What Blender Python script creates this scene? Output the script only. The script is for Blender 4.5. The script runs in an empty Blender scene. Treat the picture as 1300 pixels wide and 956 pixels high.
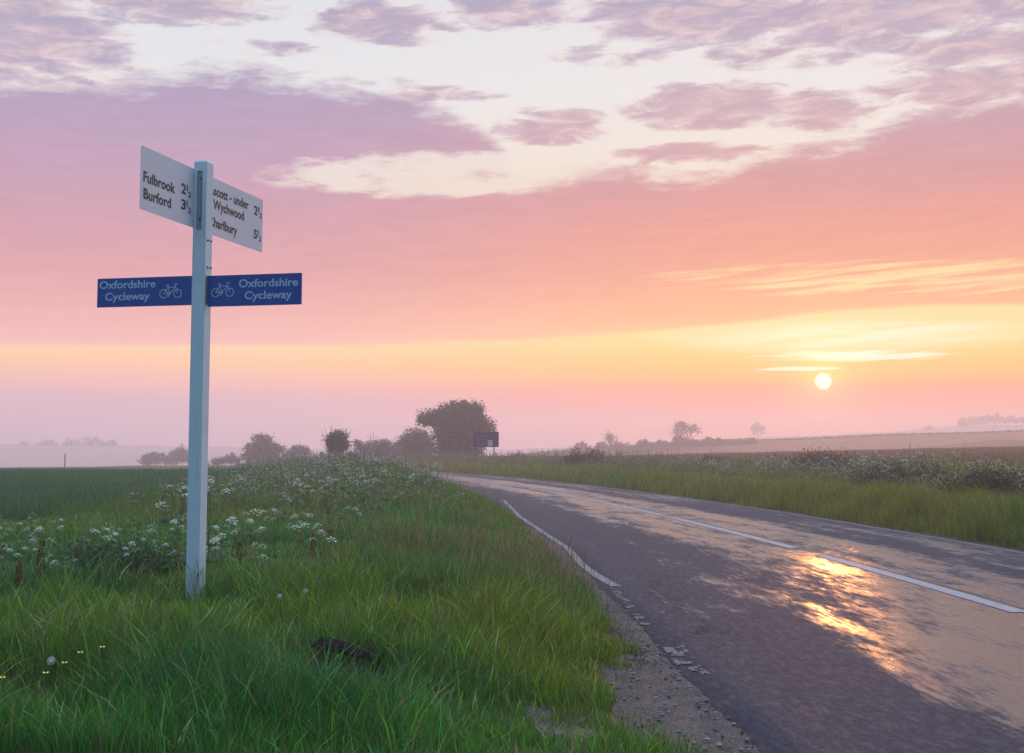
import bpy, bmesh, math, random
import numpy as np
from mathutils import Vector, Matrix
random.seed(7); rng = np.random.default_rng(11)
C = bpy.context.scene.collection
R = math.radians
sc = bpy.context.scene

# ------------------------------------------------------------------ camera
F = 1650.0; PITCH = R(4.73); CX, CY = 650.0, 433.5; CAMZ = 1.3
cam = bpy.data.cameras.new('camera'); camo = bpy.data.objects.new('camera', cam); C.objects.link(camo)
cam.sensor_width = 36; cam.lens = F/1300*36; cam.clip_end = 5000; cam.clip_start = 0.05
cam.shift_y = -(478-CY)/1300
camo.location = (0, 0, CAMZ); camo.rotation_euler = (R(90)+PITCH, 0, 0)
sc.camera = camo
def ray(px, py):
    x = (px-CX)/F; y = (CY-py)/F
    return Vector((x, math.cos(PITCH)-y*math.sin(PITCH), math.sin(PITCH)+y*math.cos(PITCH)))
def at(px, py, Y):
    d = ray(px, py); return Vector((0, 0, CAMZ)) + d*(Y/d.y)
def gnd(px, py, z=0.0):
    d = ray(px, py); return Vector((0, 0, CAMZ)) + d*((z-CAMZ)/d.z)
def azel(px, py):
    d = ray(px, py).normalized()
    return math.degrees(math.atan2(d.x, d.y)), math.degrees(math.asin(d.z))
def lin(c):
    return tuple(((v/255)/12.92 if v <= 10 else (((v/255)+.055)/1.055)**2.4) for v in c)

# ------------------------------------------------------------------ render settings
cy = sc.cycles
cy.use_denoising = True; cy.denoising_prefilter = 'ACCURATE'
cy.max_bounces = 5; cy.diffuse_bounces = 2; cy.glossy_bounces = 2; cy.transmission_bounces = 2
cy.transparent_max_bounces = 4; cy.volume_bounces = 2
cy.use_adaptive_sampling = True
cy.sample_clamp_indirect = 4
sc.view_settings.view_transform = 'Standard'; sc.view_settings.look = 'None'
sc.view_settings.exposure = 0.1; sc.view_settings.gamma = 1.0

# ------------------------------------------------------------------ world: sky with sunset cloud layers
SUN_AZ, SUN_EL = azel(1045, 484)
w = bpy.data.worlds.new('World'); sc.world = w; w.use_nodes = True
nt = w.node_tree; nt.nodes.clear()
class V:                                   # tiny expression builder for shader math
    def __init__(s, k): s.k = k
    def __add__(a, b): return M('ADD', a, b)
    __radd__ = __add__
    def __sub__(a, b): return M('SUBTRACT', a, b)
    def __rsub__(a, b): return M('SUBTRACT', b, a)
    def __mul__(a, b): return M('MULTIPLY', a, b)
    __rmul__ = __mul__
    def __truediv__(a, b): return M('DIVIDE', a, b)
NT = nt
def put(sock, v):
    if isinstance(v, V): NT.links.new(v.k, sock)
    else: sock.default_value = v
def M(op, *a, clamp=False):
    n = NT.nodes.new('ShaderNodeMath'); n.operation = op; n.use_clamp = clamp
    for i, v in enumerate(a): put(n.inputs[i], v)
    return V(n.outputs[0])
def sstep(v, a, b, ta=0.0, tb=1.0):
    n = NT.nodes.new('ShaderNodeMapRange'); n.interpolation_type = 'SMOOTHSTEP'
    for i, x in enumerate((v, a, b, ta, tb)): put(n.inputs[i], x)
    return V(n.outputs[0])
def noise(vec, scale, detail=4, rough=.55, dist=0.0):
    n = NT.nodes.new('ShaderNodeTexNoise'); put(n.inputs['Vector'], vec)
    n.inputs['Scale'].default_value = scale; n.inputs['Detail'].default_value = detail
    n.inputs['Roughness'].default_value = rough; n.inputs['Distortion'].default_value = dist
    return V(n.outputs['Fac'])
def comb(x, y, z=0.0):
    n = NT.nodes.new('ShaderNodeCombineXYZ')
    for i, v in enumerate((x, y, z)): put(n.inputs[i], v)
    return V(n.outputs[0])
def mixc(f, a, b, mode='MIX'):
    n = NT.nodes.new('ShaderNodeMix'); n.data_type = 'RGBA'; n.blend_type = mode
    put(n.inputs['Factor'], f)
    for s, v in (('A', a), ('B', b)):
        sk = [i for i in n.inputs if i.name == s and i.type == 'RGBA'][0]
        if isinstance(v, V): NT.links.new(v.k, sk)
        else: sk.default_value = (*v, 1)
    return V([o for o in n.outputs if o.type == 'RGBA'][0])
def ramp(v, stops, interp='LINEAR'):
    n = NT.nodes.new('ShaderNodeValToRGB'); put(n.inputs[0], v); cr = n.color_ramp; cr.interpolation = interp
    stops = sorted(stops)
    cr.elements[0].position, cr.elements[0].color = stops[0][0], (*stops[0][1], 1)
    cr.elements[1].position, cr.elements[1].color = stops[-1][0], (*stops[-1][1], 1)
    for p, c in stops[1:-1]:
        e = cr.elements.new(p); e.color = (*c, 1)
    return V(n.outputs[0])
def fcurve(v, pts):
    n = NT.nodes.new('ShaderNodeFloatCurve'); put(n.inputs['Value'], v)
    c = n.mapping.curves[0]; pts = sorted(pts)
    c.points[0].location = pts[0]; c.points[1].location = pts[-1]
    for p in pts[1:-1]: c.points.new(*p)
    n.mapping.update(); return V(n.outputs[0])

def cscale(c, v):
    n = NT.nodes.new('ShaderNodeVectorMath'); n.operation = 'SCALE'
    if isinstance(c, V): NT.links.new(c.k, n.inputs[0])
    else: n.inputs[0].default_value = c
    put(n.inputs['Scale'], v); return V(n.outputs[0])
tc = nt.nodes.new('ShaderNodeTexCoord'); sx = nt.nodes.new('ShaderNodeSeparateXYZ')
nt.links.new(tc.outputs['Generated'], sx.inputs[0])
dx, dy, dz = (V(o) for o in sx.outputs)
AZ = M('ARCTAN2', dx, dy) * 57.29578
EL = M('ARCSINE', dz) * 57.29578
A = AZ/60.0 + 0.5                       # azimuth -30..30 deg -> 0..1
E = EL/30.0
nv = comb(AZ*0.1, EL*0.36-AZ*.012)
nvs = comb(AZ*0.06 - EL*0.02, EL*0.9 + AZ*0.03)
n1 = noise(nv, 1.6, 6, .6); n2 = noise(nv, 4.5, 6, .62, .4); n3 = noise(nvs, 1.4, 5, .55)
SOFT = 1.0
def e_(py, px=650): return azel(px, py)[1]/30
def row(py, c): return (max(0.0, e_(py)), tuple(x*SOFT for x in lin(c)))
HB = (0.0, lin((225,180,182)))
clearL = ramp(E, [(0.0, lin((196,160,182))), row(545,(204,164,182)), row(508,(219,171,181)), row(490,(240,180,168)), row(462,(255,196,140)), row(440,(255,208,158)),
                  row(380,(250,205,180)), row(240,(240,226,214)), row(130,(232,231,230)), row(0,(222,226,234)), (.95, lin((225,232,246)))])
clearR = ramp(E, [(0.0, lin((228,160,150))), row(545,(236,150,136)), row(510,(244,146,116)), row(492,(252,156,96)), row(483,(255,182,72)), row(462,(255,200,84)), row(430,(255,218,122)),
                  row(395,(255,222,155)), row(340,(253,205,165)), row(240,(244,228,208)), row(120,(236,233,230)), row(0,(228,228,232)), (.95, lin((228,232,244)))])
pinkL = ramp(E, [(0.0, lin((222,180,188))), row(445,(244,182,166)), row(420,(238,174,166)), row(350,(228,162,166)), row(270,(208,158,176)), row(200,(192,158,186)),
                 row(130,(176,158,190)), row(60,(172,160,188)), row(0,(170,160,186)), (.95, lin((150,160,200)))])
pinkR = ramp(E, [(0.0, lin((238,172,156))), row(430,(255,200,130)), row(400,(254,184,124)), row(350,(248,170,134)), row(300,(240,160,138)), row(250,(222,156,152)), row(190,(208,160,168)),
                 row(130,(194,164,180)), row(60,(184,164,186)), row(0,(172,158,186)), (.95, lin((155,160,200)))])
side = sstep(AZ, -15.0, 11.0)
clear = mixc(side, clearL, clearR); pink = mixc(side, pinkL, pinkR)
# paler glow either side of the sun
def blob(cx, cyy, rx, ry, tilt=0.0):
    a0, e0 = azel(cx, cyy); a1 = rx/F*57.3; e1 = ry/F*57.3
    u = (AZ-a0)/a1; v = (EL-e0-(AZ-a0)*tilt)/e1
    return M('MAXIMUM', 1.0 - (u*u + v*v), 0.0)
def pts(l, off=0):
    out = []
    for x, y in l:
        a, e = azel(x, y); out.append((a/60+.5, e/30))
    return [(0.0, out[0][1])] + out + [(1.0, out[-1][1])]
top = fcurve(A, pts([(0,98),(130,103),(200,97),(270,87),(400,104),(520,120),(585,146),(632,184),(660,222),(720,214),(800,212),(860,220),(910,212),(960,196),(1020,182),(1100,172),(1180,138),(1300,122)]))
bot = fcurve(A, pts([(0,441),(300,440),(600,436),(750,426),(850,419),(950,411),(1060,396),(1150,391),(1300,388)]))
n6 = noise(nv, 11.0, 5, .6)
edge = (n1-.5)*.05 + (n2-.5)*.08 + (n6-.5)*.03
m_top = sstep(top + edge - E, -.016, .026)
m_bot = sstep(E - bot + (n3-.5)*.018, -.004, .008)
gap = M('MINIMUM', blob(545, 222, 250, 34, .02)*1.6, 1.0)
gk = M('MINIMUM', gap*3.0, 1.0)
m_gap = sstep(gap + ((n2-.5)*2.3 + (n1-.5)*1.5 + (n6-.5)*.8)*gk, .15, 1.05)
m_pink = m_top*m_bot*(1.0 - m_gap*.92)
upl = [(20,40,170,95,1.15),(60,125,170,45,.95),(225,4,170,34,1.1),(490,28,130,40,1.1),(650,10,150,36,.95),(900,8,240,62,1.25),(1180,4,260,46,1.35),
       (1270,60,190,34,1.1),(905,136,150,42,1.1),(700,160,110,30,.95),(1030,140,110,36,1.0),(1235,104,180,36,1.1),(885,194,140,18,1.15),(1000,62,160,36,.85),(560,120,110,14,.95),
       (1090,30,160,50,.95),(780,70,120,22,.6),(330,60,120,16,.5)]
up = None
for (x, y, a, b, s) in upl:
    f = blob(x, y, a, b)*s
    up = f if up is None else M('MAXIMUM', up, f)
far_up = sstep(EL, 19.0, 30.0)*sstep(n1, .35, .7)*.45       # broken cloud over the rest of the sky
m_up = sstep(up*1.2 + ((n2-.5)*2.2 + (n1-.5)*1.4 + (n6-.5)*.35)*M('MINIMUM', up*3.0, 1.0), .22, 1.15)
m_up = M('MAXIMUM', m_up*sstep(E, top-.02, top+.01), far_up)
n7 = noise(comb(AZ*.11, EL*.75-AZ*.03), 3.0, 6, .6, .3)
pink = cscale(pink, .97+(n7-.5)*.26*sstep(E, bot+.01, bot+.12))
lit = mixc(sstep(n2, .30, .62)*.75+.25, lin((240,206,200)), pink)
lit = mixc(sstep(m_up, .10, .6), lin((242,212,204)), lit)
col = mixc(m_pink, clear, pink)
col = mixc(m_up*.9, col, lit)
# thin lit streaks low on the right
st = blob(1130, 352, 420, 30, -.015)*1.2
n4 = noise(comb(AZ*.12, EL*2.2-AZ*.14), 1.5, 5, .6, .3)
m_st = sstep(st*.55 + (n4-.5)*2.2*M('MINIMUM', st*3.0, 1.0), .28, .85)
col = mixc(m_st*.9, col, lin((255,226,158)))
n5 = noise(comb(AZ*.10, EL*3.2-AZ*.06), 1.3, 4, .55)
s2 = blob(1070, 427, 260, 24)
col = mixc(M('MINIMUM', M('MAXIMUM', s2*(.1+n5*1.1+(n4-.5)*1.6), 0.0), 1.0), col, lin((255,248,212)))
s3 = M('MAXIMUM', blob(1078, 452, 150, 9), blob(1010, 468, 70, 3.5))
n8 = noise(comb(AZ*.22, EL*4.5-AZ*.05), 1.5, 6, .65, .3)
col = mixc(sstep(s3*1.25+(n5-.5)*1.2+(n8-.5)*2.2*M('MINIMUM', s3*4.0, 1.0), .30, 1.15), col, lin((255,252,215)))
# everything away from the sunset: cooler and dimmer behind the viewer
back = sstep(dy, .55, -.45)
backc = ramp(E, [(0.0, lin((170,175,205))), (.3, lin((118,170,208))), (.95, lin((112,165,212)))])
col = mixc(back, col, mixc(sstep(n1, .4, .7)*.35, backc, lin((160,170,200))))
col = mixc(sstep(EL, -1.0, -8.0), col, (.10, .08, .09))
# sun disc and its aureole
sd = Vector((math.sin(R(SUN_AZ))*math.cos(R(SUN_EL)), math.cos(R(SUN_AZ))*math.cos(R(SUN_EL)), math.sin(R(SUN_EL))))
vd = nt.nodes.new('ShaderNodeVectorMath'); vd.operation = 'DOT_PRODUCT'
nt.links.new(tc.outputs['Generated'], vd.inputs[0]); vd.inputs[1].default_value = sd
ang = M('ARCCOSINE', M('MINIMUM', V(vd.outputs['Value']), 1.0))*57.29578
disc = sstep(ang, .37, .28)
halo = M('EXPONENT', ang*-1.15)
glow = M('EXPONENT', ang*-.22)
def cadd(a, b):
    n = NT.nodes.new('ShaderNodeVectorMath'); NT.links.new(a.k, n.inputs[0]); NT.links.new(b.k, n.inputs[1]); return V(n.outputs[0])
# the low sky is strongest towards the sun: the misty air in front of it takes part of it back; unseen sky overhead brightened to light the grass
col = cscale(col, .955 + sstep(EL, 8.5, 4.0)*.20 + sstep(EL, 28.0, 55.0)*2.3)
col = cadd(cadd(col, cscale((1.0, .40, .06), glow*.09)), cadd(cscale((1.0, .62, .12), halo*.85), cscale((1.0, .72, .32), disc*3.2)))
bg = nt.nodes.new('ShaderNodeBackground'); nt.links.new(col.k, bg.inputs[0]); bg.inputs[1].default_value = 1.0
sky = nt.nodes.new('ShaderNodeTexSky'); sky.sky_type = 'NISHITA'; sky.sun_disc = False
sky.sun_elevation = R(SUN_EL); sky.sun_rotation = R(SUN_AZ); sky.dust_density = 2.0
bg2 = nt.nodes.new('ShaderNodeBackground'); nt.links.new(sky.outputs[0], bg2.inputs[0]); bg2.inputs[1].default_value = 0.06
addn = nt.nodes.new('ShaderNodeMixShader'); put(addn.inputs[0], sstep(dy, .6, -.4)*.35)      # clear air shows away from the cloud bank
nt.links.new(bg.outputs[0], addn.inputs[1]); nt.links.new(bg2.outputs[0], addn.inputs[2])
wo = nt.nodes.new('ShaderNodeOutputWorld'); nt.links.new(addn.outputs[0], wo.inputs[0])
w.cycles.sampling_method = 'MANUAL'; w.cycles.sample_map_resolution = 1024

# ------------------------------------------------------------------ sun
sl = bpy.data.lights.new('sun', 'SUN'); sl.energy = .62; sl.angle = R(.5); sl.color = (1.0, .34, .08)
so = bpy.data.objects.new('sun', sl); C.objects.link(so)
so.rotation_euler = (-sd).to_track_quat('-Z', 'Y').to_euler()

# ------------------------------------------------------------------ helpers
def tag(o, label=None, cat=None, group=None, kind=None):
    for k, v in (('label', label), ('category', cat), ('group', group), ('kind', kind)):
        if v: o[k] = v
    return o
def empty(name, loc, rz=0.0):
    o = bpy.data.objects.new(name, None); C.objects.link(o); o.location = loc; o.rotation_euler = (0, 0, rz)
    o.empty_display_size = .2; return o
def link_mesh(name, me, mat, parent=None):
    o = bpy.data.objects.new(name, me); C.objects.link(o)
    if mat: me.materials.append(mat)
    if parent: o.parent = parent
    return o
def np_mesh(name, verts, tris=None, quads=None, cols=None, smooth=False, colname='col'):
    me = bpy.data.meshes.new(name); verts = np.asarray(verts, dtype=np.float32).reshape(-1, 3)
    me.vertices.add(len(verts)); me.vertices.foreach_set('co', verts.ravel())
    li, ls, lt = [], [], []; off = 0
    for arr, k in ((quads, 4), (tris, 3)):
        if arr is None or len(arr) == 0: continue
        arr = np.asarray(arr, dtype=np.int32).reshape(-1, k)
        li.append(arr.ravel()); ls.append(off+np.arange(len(arr))*k); lt.append(np.full(len(arr), k)); off += len(arr)*k
    li = np.concatenate(li); ls = np.concatenate(ls).astype(np.int32)
    me.loops.add(len(li)); me.loops.foreach_set('vertex_index', li.astype(np.int32))
    me.polygons.add(len(ls)); me.polygons.foreach_set('loop_start', ls)
    me.polygons.foreach_set('use_smooth', np.full(len(ls), bool(smooth)))
    if cols is not None:
        a = me.attributes.new(colname, 'FLOAT_COLOR', 'POINT')
        c4 = np.ones((len(verts), 4), dtype=np.float32); c4[:, :3] = cols
        a.data.foreach_set('color', c4.ravel())
    me.update(calc_edges=True); me.validate(); return me
def grid_quads(nr, nc):
    i = np.arange((nr-1)*(nc-1)); r = i//(nc-1); c = i % (nc-1); a = r*nc+c
    return np.stack([a, a+1, a+nc+1, a+nc], 1)
def S(t): t = np.clip(t, 0, 1); return t*t*(3-2*t)
def hash2(i, j, s):
    n = np.sin(i*127.1+j*311.7+s*74.7)*43758.5453; return n-np.floor(n)
def vnoise(x, y, s=0.0):
    xi = np.floor(x); yi = np.floor(y); u = S(x-xi); v = S(y-yi)
    return (hash2(xi, yi, s)*(1-u)+hash2(xi+1, yi, s)*u)*(1-v)+(hash2(xi, yi+1, s)*(1-u)+hash2(xi+1, yi+1, s)*u)*v
def fbm(x, y, s=0.0, o=3):
    t = 0; a = .5
    for k in range(o): t = t+a*vnoise(x*2**k, y*2**k, s+k*3.1); a *= .5
    return t/(1-.5**o)

class NodeMat:
    """opens a material's tree for the same expression helpers as the sky"""
    def __init__(s, name):
        global NT
        s.m = bpy.data.materials.new(name); s.m.use_nodes = True; s.nt = s.m.node_tree
        s.nt.nodes.clear(); NT = s.nt
        s.out = s.nt.nodes.new('ShaderNodeOutputMaterial')
    def obj(s):
        n = s.nt.nodes.new('ShaderNodeTexCoord'); return V(n.outputs['Object'])
    def attr(s, name):
        n = s.nt.nodes.new('ShaderNodeAttribute'); n.attribute_name = name; return V(n.outputs['Color'])
    def scale(s, v, sc3):
        n = s.nt.nodes.new('ShaderNodeMapping'); put(n.inputs['Vector'], v); n.inputs['Scale'].default_value = sc3; return V(n.outputs[0])
    def bsdf(s, color, rough=.6, metal=0.0, spec=.5, normal=None, **kw):
        b = s.nt.nodes.new('ShaderNodeBsdfPrincipled')
        if isinstance(color, V): put(b.inputs['Base Color'], color)
        else: b.inputs['Base Color'].default_value = (*color, 1)
        put(b.inputs['Roughness'], rough); put(b.inputs['Metallic'], metal); put(b.inputs['Specular IOR Level'], spec)
        if normal: put(b.inputs['Normal'], normal)
        for k, v in kw.items(): put(b.inputs[k.replace('_', ' ')], v)
        return b
    def bump(s, h, strength=.4, dist=.01):
        n = s.nt.nodes.new('ShaderNodeBump'); n.inputs['Strength'].default_value = strength
        n.inputs['Distance'].default_value = dist; put(n.inputs['Height'], h); return V(n.outputs[0])
    def end(s, b): s.nt.links.new(b.outputs[0], s.out.inputs[0]); return s.m
def painted(name, col, rough=.45, var=.12, dirt=(.12, .11, .09), amt=.25, metal=0.0, nscale=6.0):
    m = NodeMat(name); o = m.obj()
    n = noise(o, nscale, 5, .6); n2_ = noise(m.scale(o, (9, 9, 1.2)), nscale*.8, 4, .6)
    c = mixc(sstep(n, .3, .75)*var, col, tuple(x*.72 for x in col))
    c = mixc(sstep(n2_, .52, .8)*amt, c, dirt)
    return m.end(m.bsdf(c, rough+.0, metal, .4, m.bump(noise(o, 90, 3), .15, .002)))
def leafmat(name, trans=.35, tint=(1, 1, 1), gloss=.35):
    m = NodeMat(name); c = m.attr('col')
    if tint != (1, 1, 1): c = mixc(1.0, c, tint, 'MULTIPLY')
    b = m.bsdf(c, .55, 0, gloss)
    t = m.nt.nodes.new('ShaderNodeBsdfTranslucent'); put(t.inputs[0], mixc(.5, c, mixc(1.0, c, (1.6, 1.5, .5), 'MULTIPLY')))
    x = m.nt.nodes.new('ShaderNodeMixShader'); x.inputs[0].default_value = trans
    m.nt.links.new(b.outputs[0], x.inputs[1]); m.nt.links.new(t.outputs[0], x.inputs[2])
    return m.end(x)

# ------------------------------------------------------------------ lie of the land
CT = np.array([(-90,4.9),(-20,4.4),(0,4.25),(5,4.15),(10.5,4.01),(16,3.74),(19.6,3.46),(23.9,3.08),(28.9,2.55),(38,1.35),(45.4,.15),(51,-.95),(58,-2.5),(68,-5.2),(80,-9.6),(95,-17.5),(110,-28),(130,-46),(160,-80),(200,-130)])
def _smooth_table(t):
    yy = np.linspace(-90, 200, 581); xx = np.interp(yy, t[:, 0], t[:, 1])
    for _ in range(3): xx = np.convolve(np.pad(xx, 4, mode='edge'), np.ones(9)/9, 'valid')
    return yy, xx
CYY, CXX = _smooth_table(CT)
def xc(y): return np.interp(y, CYY, CXX)
GO = np.array([(x, y) for (y, x) in [(0,1.0),(4.0,.82),(5.2,.72),(6.2,.55),(6.9,.47),(7.2,.48),(7.52,.56),(8.03,.72),(8.76,.76),(10.2,.68),(12,.62),(14.4,.50),(17.4,.38),(24,.02),(30,-.5)]])
def grass_edge(y): return np.where(np.asarray(y) < 24, np.interp(y, GO[:, 1], GO[:, 0]), xc(y)-3.02)
def crest(x): return np.interp(x, [-200,-60,-28,-20,-15,-8,5,40,80,200], [44,58,74,100,118,130,140,112,105,100])
def terr(x, y):
    x = np.asarray(x, float); y = np.asarray(y, float)
    r = x-xc(y)
    left = .26*S((grass_edge(y)+.12-x)/2.2) + .30*np.exp(-((r+5.6)/2.1)**2)*S((y-20)/14)*(1-S((y-62)/16))
    left = left - .18*S((y-60)/60)
    right = .30*S((r-2.95)/.9) + .2*S((r-4)/4) + .022*np.clip(x-5, 0, 60)*S((r-5)/8)
    z = np.where(r < 0, left, right)
    z = z + (fbm(x*.35, y*.35, 4)-.5)*.10*S((np.abs(r)-3.2)/1.5) + (fbm(x*1.7, y*1.7, 9)-.5)*.05*S((np.abs(r)-3.0)/.8)
    z = np.where((np.abs(r) < 3.0) | ((y < 24) & (r < 0) & (x > grass_edge(y)+.1)), -.05, z)
    ye = crest(x)
    t = S((y-ye)/130)
    valley = -5.0+(fbm(x/60, y/60, 2)-.5)*2
    z = z*(1-t)+valley*t
    def ridge(z, y0, wy, xs, hs):
        h = np.interp(x, xs, hs) + (fbm(x/25, y/40, y0)-.5)*.5
        g = np.exp(-((y-y0)/wy)**2)
        zz = valley+(h-valley)*g
        k = np.where(y > ye, 1.0, 0.0)
        return np.where((zz > z) & (k > 0), zz, z)
    z = ridge(z, 180, 24, [-60,40,51,67,120,200], [-5,-4,1.0,2.5,3.4,4])
    z = ridge(z, 265, 38, [-40,-12,-2,8,39,71,102,200], [-5,-2.5,-.3,.25,2.6,3.7,4.8,7])
    z = ridge(z, 545, 70, [-330,-210,-150,-75,0,50,105,158,190,215,360], [4.5,3.2,2.6,1.4,1.2,3.0,6.2,8.4,11.2,11.3,10.5])
    return z
def axis(core, fine, coarse_end, n):
    a = np.arange(-core, core+1e-6, fine); g = np.geomspace(core+fine*1.5, coarse_end, n); return np.concatenate([-g[::-1], a, g])
xs = axis(14, .25, 500, 70)
ys = np.concatenate([-np.geomspace(60, 2, 20), np.arange(0, 40, .25), np.geomspace(40.3, 620, 170)])
GX, GY = np.meshgrid(xs, ys); GZ = terr(GX, GY)
def ground_color(x, y):
    r = x-xc(y); n = fbm(x*.5, y*.5, 7)[..., None]; n2 = fbm(x*2.5, y*2.5, 17)[..., None]
    verge = np.array([.040, .060, .018])*(.7+.6*n) + np.array([.03, .02, .01])*n2
    crop = np.array([.018, .045, .022])*(.8+.4*n)
    stub = np.array([.17, .11, .07])*(.8+.4*n)
    far = np.array([.26, .105, .055])*(.8+.4*n)
    c = verge
    mc = (S((-6.6-x-np.clip(y-24, 0, 40)*.03)/1.5)*(y > 10))[..., None]
    c = c*(1-mc)+crop*mc
    ms = S((y-50)/4)[..., None]*(r < 0)[..., None]
    c = c*(1-ms)+stub*ms
    mr = (S((r-7)/4)*(r > 0))[..., None]
    c = c*(1-mr)+np.array([.14, .085, .045])*(.8+.4*n)*mr
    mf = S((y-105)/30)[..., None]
    k3 = S((y-340)/80)[..., None]; far = far*(1-k3)+np.array([.34, .25, .23])*k3  # farthest ground paled: mist put into its colour
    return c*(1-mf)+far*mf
m = NodeMat('soil_and_turf'); o_ = m.obj(); gc = m.attr('col')
gn = noise(o_, 7, 6, .65); gn2 = noise(o_, 60, 4, .6)
gc = mixc(sstep(gn, .3, .7)*.4, gc, mixc(1.0, gc, (.55, .5, .45), 'MULTIPLY'))
M_GROUND = m.end(m.bsdf(gc, .95, 0, .15, m.bump(gn*.6+gn2*.4, .6, .05)))
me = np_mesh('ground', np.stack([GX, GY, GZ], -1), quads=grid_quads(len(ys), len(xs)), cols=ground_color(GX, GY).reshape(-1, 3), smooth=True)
tag(link_mesh('ground', me, M_GROUND), kind='structure')

# ------------------------------------------------------------------ road
def edge_l(y): return xc(y)-2.95-.13*S((16-y)/4)+(fbm(y*.9, y*0+3, 5, 4)-.5)*.12*S((20-y)/8+.2)+.05*S((8-y)/3)
def edge_r(y): return xc(y)+2.9+(fbm(y*.7, y*0+8, 6)-.5)*.12
ry = np.concatenate([np.arange(-60, 4, 1.0), np.arange(4, 32, .06), np.arange(32, 170, .5)])
nc = 25; U = np.linspace(0, 1, nc)
el, er = edge_l(ry), edge_r(ry)
RX = el[:, None]*(1-U)+er[:, None]*U; RY = np.repeat(ry[:, None], nc, 1)
rr = (RX-xc(RY)); RZ = .02-.010*(rr/2.9)**2+0*RX
k_far = S((RY-74)/6); RZ = RZ*(1-k_far)+(terr(RX, RY)+.07)*k_far
RZ[:, 0] -= .004; RZ[:, -1] -= .004
# skirts down the broken edges
RX2 = np.concatenate([RX[:, :1]-.015, RX, RX[:, -1:]+.015], 1); RY2 = np.concatenate([RY[:, :1], RY, RY[:, -1:]], 1)
RZ2 = np.concatenate([RZ[:, :1]-.06, RZ, RZ[:, -1:]-.06], 1)
relc = np.stack([(RX2-xc(RY2))*.1+.5, RY2*.001, RX2*0], -1).reshape(-1, 3)
me = np_mesh('road', np.stack([RX2, RY2, RZ2], -1), quads=grid_quads(len(ry), nc+2), cols=relc, smooth=True, colname='track')
m = NodeMat('wet_asphalt'); o_ = m.obj()
sep = m.nt.nodes.new('ShaderNodeSeparateXYZ'); put(sep.inputs[0], m.attr('track'))
rel = (V(sep.outputs[0])-.5)*10.0; along = V(sep.outputs[1])*1000.0
tv = comb(rel*1.15, along*.12)
a1 = noise(tv, 1.1, 5, .6, .5); a2 = noise(comb(rel*1.5, along*.42), 2.3, 5, .65, .3); a3 = noise(o_, 170, 3, .7); a4 = noise(o_, 34, 4, .65)
near = sstep(along, 13.5, 7.0)
prof = fcurve(rel*.1+.5, [(.0,.0),(.20,.08),(.30,.20),(.36,.38),(.41,.66),(.46,.74),(.52,.70),(.56,.82),(.61,.62),(.65,.28),(.70,.48),(.74,.40),(.79,.20),(1,.1)])
prof = prof + near*sstep(rel, -2.6, -1.5)*.30
a6 = noise(comb(rel*22.0, along*3.0), 1.0, 4, .7)
wet = sstep(prof*.93 + (a1-.5)*1.7 + (a2-.5)*1.25 + (a4-.5)*.30 + (a6-.5)*1.1, .28, .84)
a5 = noise(comb(rel*6.0, along*2.2), 3.0, 4, .6)
chips = sstep(a3, .48, .62)
colr = mixc(a1, (.040, .038, .056), (.024, .025, .040))
colr = mixc(sstep(a4, .5, .75)*.5, colr, (.066, .060, .076))
a8 = noise(comb(rel*20.0, along*4.5), 1.2, 6, .75); a9 = noise(o_, 11, 6, .7)
colr = mixc(sstep(a8, .46, .70)*.45, colr, (.078, .070, .088))
colr = mixc(sstep(a9, .55, .72)*.7, colr, (.014, .012, .015))
vr = m.nt.nodes.new('ShaderNodeTexVoronoi'); vr.feature = 'DISTANCE_TO_EDGE'; put(vr.inputs['Vector'], comb(rel+(a2-.5)*1.2, along*.35+(a9-.5)*.5)); vr.inputs['Scale'].default_value = .55
crack = sstep(V(vr.outputs['Distance']), .012, .003)*sstep(a1, .42, .55)
colr = mixc(crack*.85, colr, (.008, .007, .008))
colr = mixc(wet*.65, colr, (.020, .018, .020))
rough = .72 - wet*.50 + chips*.12 + (a2-.5)*.12 + (a4-.5)*wet*.35
bumpn = m.bump(a3*.8+a4*.5, .35, .006)
bumpw = m.bump(a4*.5+a3*.3+a5*.5+a6*.6, .42, .010)
mixn = m.nt.nodes.new('ShaderNodeMix'); mixn.data_type = 'VECTOR'; put(mixn.inputs[0], wet)
vs_ = [i for i in mixn.inputs if i.type == 'VECTOR' and i.name in 'AB']; m.nt.links.new(bumpn.k, vs_[0]); m.nt.links.new(bumpw.k, vs_[1])
M_ROAD = m.end(m.bsdf(colr, rough, 0, .05+wet*.5+sstep(a8, .44, .70)*.13+sstep(a4, .45, .7)*.08, V([o for o in mixn.outputs if o.type == 'VECTOR'][0])))
tag(link_mesh('road', me, M_ROAD), kind='structure')
def road_z(x, y): return .02-.010*((x-xc(y))/2.9)**2
def strip(name, pts_, width, mat, dz=.004, jag=.0, parent=None, hgt=0.0):
    P = np.array(pts_, float); n = len(P)
    T = np.gradient(P, axis=0); T /= np.linalg.norm(T, axis=1)[:, None]; N = np.stack([T[:, 1], -T[:, 0]], 1)
    wv = np.broadcast_to(np.asarray(width, float), (n,))
    cols_ = []
    for s in (-.5, 0, .5):
        q = P+N*(s*wv)[:, None]
        if jag and s: q = q+N*((rng.random(n)-.5)*jag)[:, None]
        z = road_z(q[:, 0], q[:, 1])+dz+(.003 if s == 0 else 0)*0
        cols_.append(np.stack([q[:, 0], q[:, 1], z], 1))
    Vv = np.stack(cols_, 1); me = np_mesh(name, Vv, quads=grid_quads(n, 3)); return link_mesh(name, me, mat, parent)
m = NodeMat('worn_road_paint'); o_ = m.obj(); a = noise(o_, 26, 6, .7); b_ = noise(o_, 150, 3, .6)
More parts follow.
